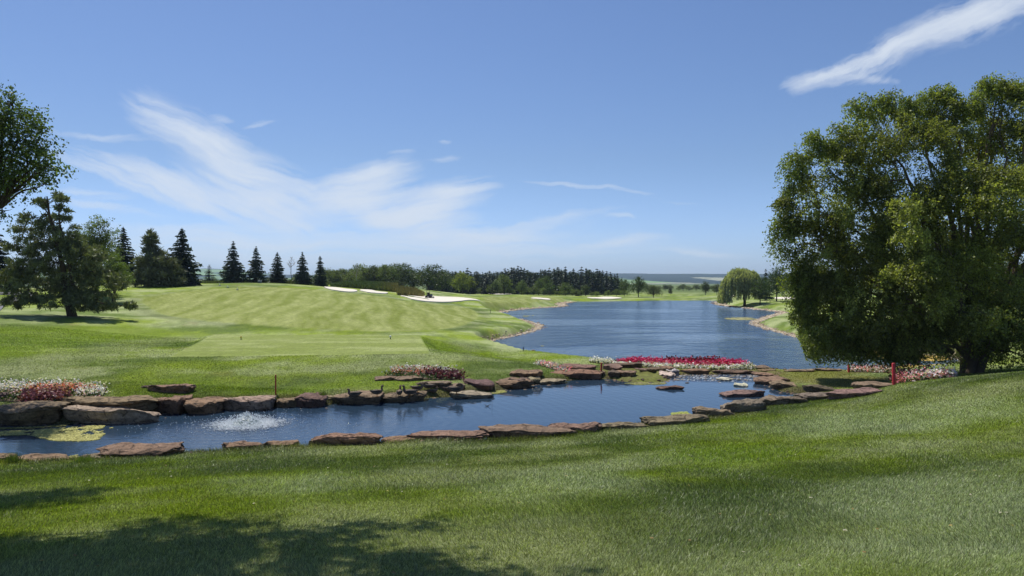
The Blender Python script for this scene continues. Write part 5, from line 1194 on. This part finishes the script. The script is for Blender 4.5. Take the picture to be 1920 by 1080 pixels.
for px, d, lab in [(412, 112, 'first small pale marker post from the left on the upper fairway'), (427, 108, 'middle small pale marker post on the upper fairway'), (445, 104, 'right small pale marker post on the upper fairway, nearest the row of spruces')]:
    b = at(px, d); r = empty('marker_post', b); tag(r, lab, 'marker post', 'marker posts on the upper fairway'); v, f = lathe([(.035, -.1), (.035, .35), (0, .36)]); link('post', mesh_data('post', v, f, M_white), r); v, f = boxm(0, 0, .03, .35, .12, .10); link('base', mesh_data('base', v, f, M_metal), r)
for px, py, lab in [(919.5, 587.5, 'thin dark post on the bank at the lake inlet'), (948.5, 627, 'thin dark post on the left shore point of the lake'), (981.5, 658, 'thin forked dark post at the lawn edge left of the flowers')]:
    b = hit(px, py); v, f = lathe([(.03, -.1), (.03, 6.5 * b.y / F), (0, 6.6 * b.y / F)], 8); v2, f2 = boxm(0, 0, .75 * 6.5 * b.y / F, .12, .03, .03); v, f = merge([(v, f), (v2, f2)]); tag(link('shore_post', mesh_data('shore_post', v, f, M_dark), None, b), lab, 'post', 'thin shore posts')
# grey box by the spruce
b = at(487, 126); r = empty('utility_box', b); tag(r, 'small grey metal box at the foot of the second spruce on the crest', 'utility box'); v, f = boxm(0, 0, .25, .55, .45, .5); link('body', mesh_data('body', v, f, M_metal), r); v, f = boxm(0, 0, .525, .6, .5, .05); link('lid', mesh_data('lid', v, f, M_metal), r)
# dark mower at the end of the mound
def mower():
    b = at(805, 141); r = empty('riding_mower', b, 1.2); tag(r, 'black riding mower with roll bar parked at the end of the grass mound', 'mower')
    v, f = merge([boxm(.15, 0, .55, 1.1, .62, .35), boxm(.55, 0, .78, .5, .55, .22)]); link('body', mesh_data('body', v, f, M_navy), r)
    v, f = merge([boxm(-.25, 0, .78, .42, .42, .12), boxm(-.44, 0, 1.0, .1, .42, .42)]); link('seat', mesh_data('seat', v, f, M_dark), r)
    v, f = merge([tube([(-.5, -.3, .5), (-.5, -.3, 1.55), (-.5, -.2, 1.65), (-.5, .2, 1.65), (-.5, .3, 1.55), (-.5, .3, .5)], [.03] * 6, 6)]); link('roll_bar', mesh_data('roll_bar', v, f, M_dark), r)
    v, f = tube([(.25, 0, .7), (.12, 0, 1.05)], [.02, .02], 6); w, g_ = lathe([(.14, -.02), (.18, 0), (.14, .02)], 14); w = w + np.array([.1, 0, 1.06]); v, f = merge([(v, f), (w, g_)]); link('steering_wheel', mesh_data('steering_wheel', v, f, M_dark), r)
    v, f = boxm(.35, 0, .22, .9, 1.25, .16); link('cutting_deck', mesh_data('cutting_deck', v, f, M_metal), r)
    for x, y, R in ((-.4, -.45, .32), (-.4, .45, .32), (.85, -.4, .22), (.85, .4, .22)):
        w, g_ = lathe([(0, -.1), (R * .5, -.1), (R * .92, -.1), (R, -.06), (R, .06), (R * .92, .1), (R * .5, .1), (0, .1)], 18); w = w[:, [0, 2, 1]] + np.array([x, y, R]); link('wheel', mesh_data('wheel', w, g_, M_dark), r)
mower()

# ------------------------------------------------------------------ fountain
def fountain():
    g = np.random.default_rng(44); fx, fy = WP(462, 795, PZ); r = empty('bubbler_fountain', (fx, fy, PZ)); tag(r, 'low white bubbling fountain splashing in the left half of the pond', 'fountain')
    m_, t, out = mat('splash_water'); pr(t, out, (.85, .9, .92), .12, .6, None, **{'Transmission Weight': .25, 'IOR': 1.33})
    m2, t, out = mat('foam_mound'); n = t.noise(t.new('ShaderNodeTexCoord').outputs['Object'], 14, 5, .65); pr(t, out, t.mix(t.mapr(n, .42, .6), (.10, .15, .13), (.75, .8, .8)), .15, .6, bump(t, n, 1, .05))
    # mound of rising water
    R, T = np.meshgrid(np.linspace(0, 1, 26), np.linspace(0, 2 * np.pi, 60, endpoint=False), indexing='ij'); x = R * np.cos(T) * .55; y = R * np.sin(T) * .55
    z = .30 * (1 - R ** 1.6) * (.75 + .5 * fbm(x * 5 + 9, y * 5 + 3, 4)) + .05 * fbm(x * 12, y * 12, 3) * (1 - R) - .02
    i = np.arange(25)[:, None] * 60; j = np.arange(60)[None]; f = np.stack([i + j, i + 60 + j, i + 60 + (j + 1) % 60, i + (j + 1) % 60], -1).reshape(-1, 4)
    link('water_mound', mesh_data('water_mound', np.stack([x.ravel(), y.ravel(), z.ravel()], 1), f, m2, smooth=True), r)
    bm = bmesh.new(); bmesh.ops.create_icosphere(bm, subdivisions=1, radius=1.0); P = np.array([v.co[:] for v in bm.verts]); F_ = np.array([[q.index for q in k.verts] for k in bm.faces]); bm.free()
    def drops(part, c, s, flat):
        n = len(c); V = P[None] * s[:, None, None] * np.array([1.25, 1.0, flat]) * (1 + .3 * (g.random((n, len(P), 1)) - .5)) + c[:, None]; link(part, mesh_data(part, V.reshape(-1, 3), (F_[None] + (np.arange(n) * len(P))[:, None, None]).reshape(-1, 3), m_, smooth=True), r)['kind'] = 'stuff'
    n = 5200; rr = .40 + np.abs(g.normal(size=n)) * .46; a = g.random(n) * 6.283; drops('foam', np.stack([np.cos(a) * rr * 1.15, np.sin(a) * rr, .004 + .014 * g.random(n)], 1), .010 + .030 * g.random(n) ** 2, .3)
    n = 1500; rr = np.abs(g.normal(size=n)) * .5; a = g.random(n) * 6.283; drops('spray', np.stack([np.cos(a) * rr, np.sin(a) * rr, .05 + .42 * g.random(n) ** 1.5 * np.exp(-rr)], 1), .007 + .012 * g.random(n), 1.0)
    n = 700; rr = 1 + 3.4 * g.random(n) ** 1.3; a = g.random(n) * 6.283; c = np.stack([np.cos(a) * rr, np.sin(a) * rr * .8, np.full(n, .005)], 1); k = seg_sdf(POND, c[:, 0] + fx, c[:, 1] + fy, 5) < -.1; drops('sparkle_droplets', c[k], (.008 + .012 * g.random(n))[k], .4)  # sparse white drops on the surface stand in for sun sparkles
fountain()
def rapids_foam():
    g = np.random.default_rng(45); n = 900; cx, cy = WP(1345, 708, PZ); c = np.stack([cx + g.normal(size=n) * 2.0, cy + g.normal(size=n) * .9, np.full(n, PZ + .006)], 1); c = c[(seg_sdf(POND, c[:, 0], c[:, 1], 5) < -.05)]
    cl = fbm(c[:, 0] * 1.5, c[:, 1] * 3, 3) > .5; c = c[cl]; m_ = bpy.data.materials['splash_water']; n = len(c); t = np.arange(6) * np.pi / 3; s = .015 + .03 * g.random((n, 1))
    V = np.stack([c[:, :1] + np.cos(t) * s * 1.8, c[:, 1:2] + np.sin(t) * s, np.broadcast_to(c[:, 2:], (n, 6)) + .015 * g.random((n, 6))], -1).reshape(-1, 3)
    tag(link('rapids_foam', mesh_data('rapids_foam', V, np.arange(n * 6).reshape(-1, 6), m_)), 'white flecks of broken water on the shallow rapids', 'foam', kind='stuff')
rapids_foam()

# ------------------------------------------------------------------ ducks
M_duck = simple('brown_feathers', (0.17, 0.12, 0.085), .8, .2, .7, 26); M_duckhead = simple('dark_feathers', (0.07, 0.055, 0.042), .6, .3, .4, 20); M_bill = simple('olive_bill', (.20, .16, .05), .5); M_foot = simple('orange_foot', (.35, .14, .03), .6)
def loft(pts, rw, rh, m=16, k=6):
    """one closed surface through elliptical sections, smoothed along the spine"""
    P = np.column_stack([np.asarray(pts, float), rw, rh]); n = len(P); Q = []
    E = np.vstack([2 * P[0] - P[1], P, 2 * P[-1] - P[-2]])
    for i in range(n - 1):
        a, b, c, d = E[i:i + 4]
        for t in np.linspace(0, 1, k, endpoint=False): Q.append(.5 * (2 * b + (c - a) * t + (2 * a - 5 * b + 4 * c - d) * t * t + (3 * b - a - 3 * c + d) * t ** 3))
    Q.append(P[-1]); Q = np.array(Q); Q[:, 3:] = np.maximum(Q[:, 3:], .001); N = len(Q); V = []; side = np.array([0, 1.0, 0])
    for i in range(N):
        d = Q[min(i + 1, N - 1), :3] - Q[max(i - 1, 0), :3]; d /= np.linalg.norm(d) + 1e-9; s_ = side - d * side.dot(d); s_ /= np.linalg.norm(s_) + 1e-9; u = np.cross(d, s_)
        for q in range(m): a = 2 * math.pi * q / m; V.append(Q[i, :3] + s_ * math.cos(a) * Q[i, 3] + u * math.sin(a) * Q[i, 4])
    F4 = np.array([(i * m + q, i * m + (q + 1) % m, (i + 1) * m + (q + 1) % m, (i + 1) * m + q) for i in range(N - 1) for q in range(m)])
    caps = np.array([list(range(m))[::-1], list(range((N - 1) * m, N * m))]); return np.array(V), [F4, caps]
def duck_parts(kind):
    r = empty('duck', (0, 0, 0)); objs = []
    leg = 0.0 if kind == 'sit' else .085; z = leg + .095
    pts = [(-.31, 0, z + .075), (-.25, 0, z + .055), (-.16, 0, z + .02), (-.04, 0, z), (.08, 0, z + .005), (.16, 0, z + .04)]
    rw = [.012, .045, .085, .105, .095, .065]; rh = [.010, .028, .066, .090, .088, .068]
    if kind == 'preen': nk = [(.185, 0, z + .10), (.15, .01, z + .155), (.085, .02, z + .165), (.03, .03, z + .135), (.0, .035, z + .115)]
    elif kind == 'sit': nk = [(.185, 0, z + .095), (.18, 0, z + .135), (.195, 0, z + .165), (.225, 0, z + .17), (.25, 0, z + .165)]
    else: nk = [(.195, 0, z + .10), (.195, 0, z + .155), (.205, 0, z + .205), (.235, 0, z + .222), (.265, 0, z + .215)]
    pts += nk; rw += [.042, .032, .036, .040, .020]; rh += [.045, .034, .038, .038, .018]
    v, f = loft(pts, rw, rh); objs.append(link('body', mesh_data('body', v, f, M_duck, smooth=True), r))
    a, b = np.array(nk[-2]), np.array(nk[-1]); d = (b - a) / np.linalg.norm(b - a)
    v, f = loft([b + d * .0, b + d * .03, b + d * .06], [.016, .015, .012], [.013, .008, .004], 8, 3); objs.append(link('bill', mesh_data('bill', v, f, M_bill, smooth=True), r))
    for s in (-1, 1):
        v, f = loft([(.12, s * .075, z + .035), (.04, s * .092, z + .035), (-.08, s * .088, z + .035), (-.19, s * .055, z + .055), (-.28, s * .02, z + .08)], [.008, .022, .022, .018, .004], [.02, .055, .055, .03, .008], 10, 4)
        objs.append(link('wing', mesh_data('wing', v, f, M_duckhead, smooth=True), r))
        if leg:
            v, f = merge([tube([(0, s * .04, z - .06), (.005, s * .04, .015)], [.010, .006], 6), tube([(-.01, s * .04, .006), (.055, s * .045, .004)], [.006, .020], 6)]); objs.append(link('leg', mesh_data('leg', v, f, M_foot), r))
    return r, objs
protos = {k: duck_parts(k) for k in ('stand', 'sit', 'preen')}
used = set()
bpy.context.view_layer.update()
dg = bpy.context.evaluated_depsgraph_get()
def surf(px, py, d0):
    """top of whatever rock or ground stands at this pixel"""
    o = Vector((0, 0, CZ)); dr = Vector(((px - CX) / F, 1, -(py - HY) / F)).normalized()
    for _ in range(30):
        ok, loc, nrm, idx, ob, mt = scene.ray_cast(dg, o, dr)
        if not ok: return at(px, d0)
        if ob.name.startswith(('rock', 'ground')): return loc
        o = loc + dr * .02
    return at(px, d0)
for px, py, kind, rz, sc, lab in [
    (664, 743.5, 'sit', math.pi, 1.05, 'sitting duck, leftmost on the flat ledge, facing left'),
    (707, 743.5, 'stand', 0.6, 1.0, 'standing duck at the right end of the first duck ledge'),
    (749, 744, 'stand', math.pi / 2, 1.0, 'duck seen from behind at the left end of the second duck ledge'),
    (768, 744.5, 'stand', math.pi, 1.1, 'standing duck facing left at the right end of the second duck ledge'),
    (783, 735.5, 'preen', 0.3, 1.0, 'duck resting in the grass just behind the second duck ledge'),
    (803, 732, 'preen', math.pi, .95, 'preening duck beside the rocks below the middle flower bed'),
    (812, 736, 'sit', 0.0, .8, 'small low duck on the grass right of the preening duck'),
    (856, 740, 'preen', 0.25, 1.25, 'rightmost duck, bending to preen on the pale tan ledge')]:
    r, objs = protos[kind]
    if kind in used: r = thing_copy(r, objs)
    used.add(kind); r.location = surf(px, py, 33) - Vector((0, 0, .01)); r.rotation_euler = (0, 0, rz); r.scale = (sc * 1.12,) * 3
    tag(r, lab, 'duck', 'ducks on the far bank ledges')

# water weed sprig
def sprig():
    b = WP(922, 762, PZ); g = np.random.default_rng(3); parts = [limb((0, 0, -.1), (.05, 0, .42), .006, .004, g, 6, 0, .06, 4)]
    for k in range(9): a = g.random() * 6.28; parts.append(limb((g.random() * .1 - .25, 0, 0), (math.cos(a) * .18 - .15, math.sin(a) * .1, .03 + .10 * g.random()), .007, .004, g, 3, 0, .1, 4))
    v, f = merge(parts); tag(link('water_weed', mesh_data('water_weed', v, f, M_bark), None, (b[0], b[1], PZ)), 'thin dark weed sprig sticking out of the pond below the rocks', 'plant')
sprig()
def weeds(px, py, label, seed, H=.35):
    g = np.random.default_rng(seed); b = hit(px, py); N = 130; a = g.random(N) * 6.28; L = H * (.4 + .7 * g.random(N)); o = g.normal(size=(N, 2)) * .10
    v = np.empty((N, 3, 3)); w = .01; v[:, 0] = np.stack([o[:, 0] - w, o[:, 1], 0 * L], 1); v[:, 1] = np.stack([o[:, 0] + w, o[:, 1], 0 * L], 1); v[:, 2] = np.stack([o[:, 0] + np.cos(a) * L * .5, o[:, 1] + np.sin(a) * L * .5, L], 1)
    c = np.array([.10, .15, .03]) * (.6 + .8 * g.random((N, 1))); tag(link('grass_tuft', mesh_data('grass_tuft', v.reshape(-1, 3), np.arange(N * 3).reshape(-1, 3), M_blade, np.repeat(c, 3, 0)), None, b), label, 'grass tuft', 'grass tufts by the water')
weeds(26, 868, 'green grass tuft at the near left corner of the pond', 1, .32)
weeds(158, 866, 'small green tuft beside the large wedge slab', 2, .2)
weeds(604, 742, 'dark weedy tuft behind the lumpy rock near the left red stake', 3, .2)

# ------------------------------------------------------------------ haze
def haze():
    me = bpy.data.meshes.new('haze'); bm = bmesh.new(); bmesh.ops.create_cube(bm, size=1.0); bm.to_mesh(me); bm.free(); o = link('haze', me); o.scale = (15000, 15000, 141); o.location = (0, 0, 141 / 2 - 3)
    m_ = bpy.data.materials.new('haze_air'); m_.use_nodes = True; t = NT(m_.node_tree); m_.node_tree.nodes.clear(); out = t.new('ShaderNodeOutputMaterial'); v = t.new('ShaderNodeVolumePrincipled')
    v.inputs['Color'].default_value = (0.62, 0.80, 1.0, 1); v.inputs['Density'].default_value = 1.15e-4; v.inputs['Anisotropy'].default_value = 0.3; t.l.new(v.outputs[0], out.inputs['Volume']); me.materials.append(m_)
    tag(o, 'thin blue air haze over the far country', 'haze', kind='stuff')
haze()
print('objects', len(bpy.data.objects))
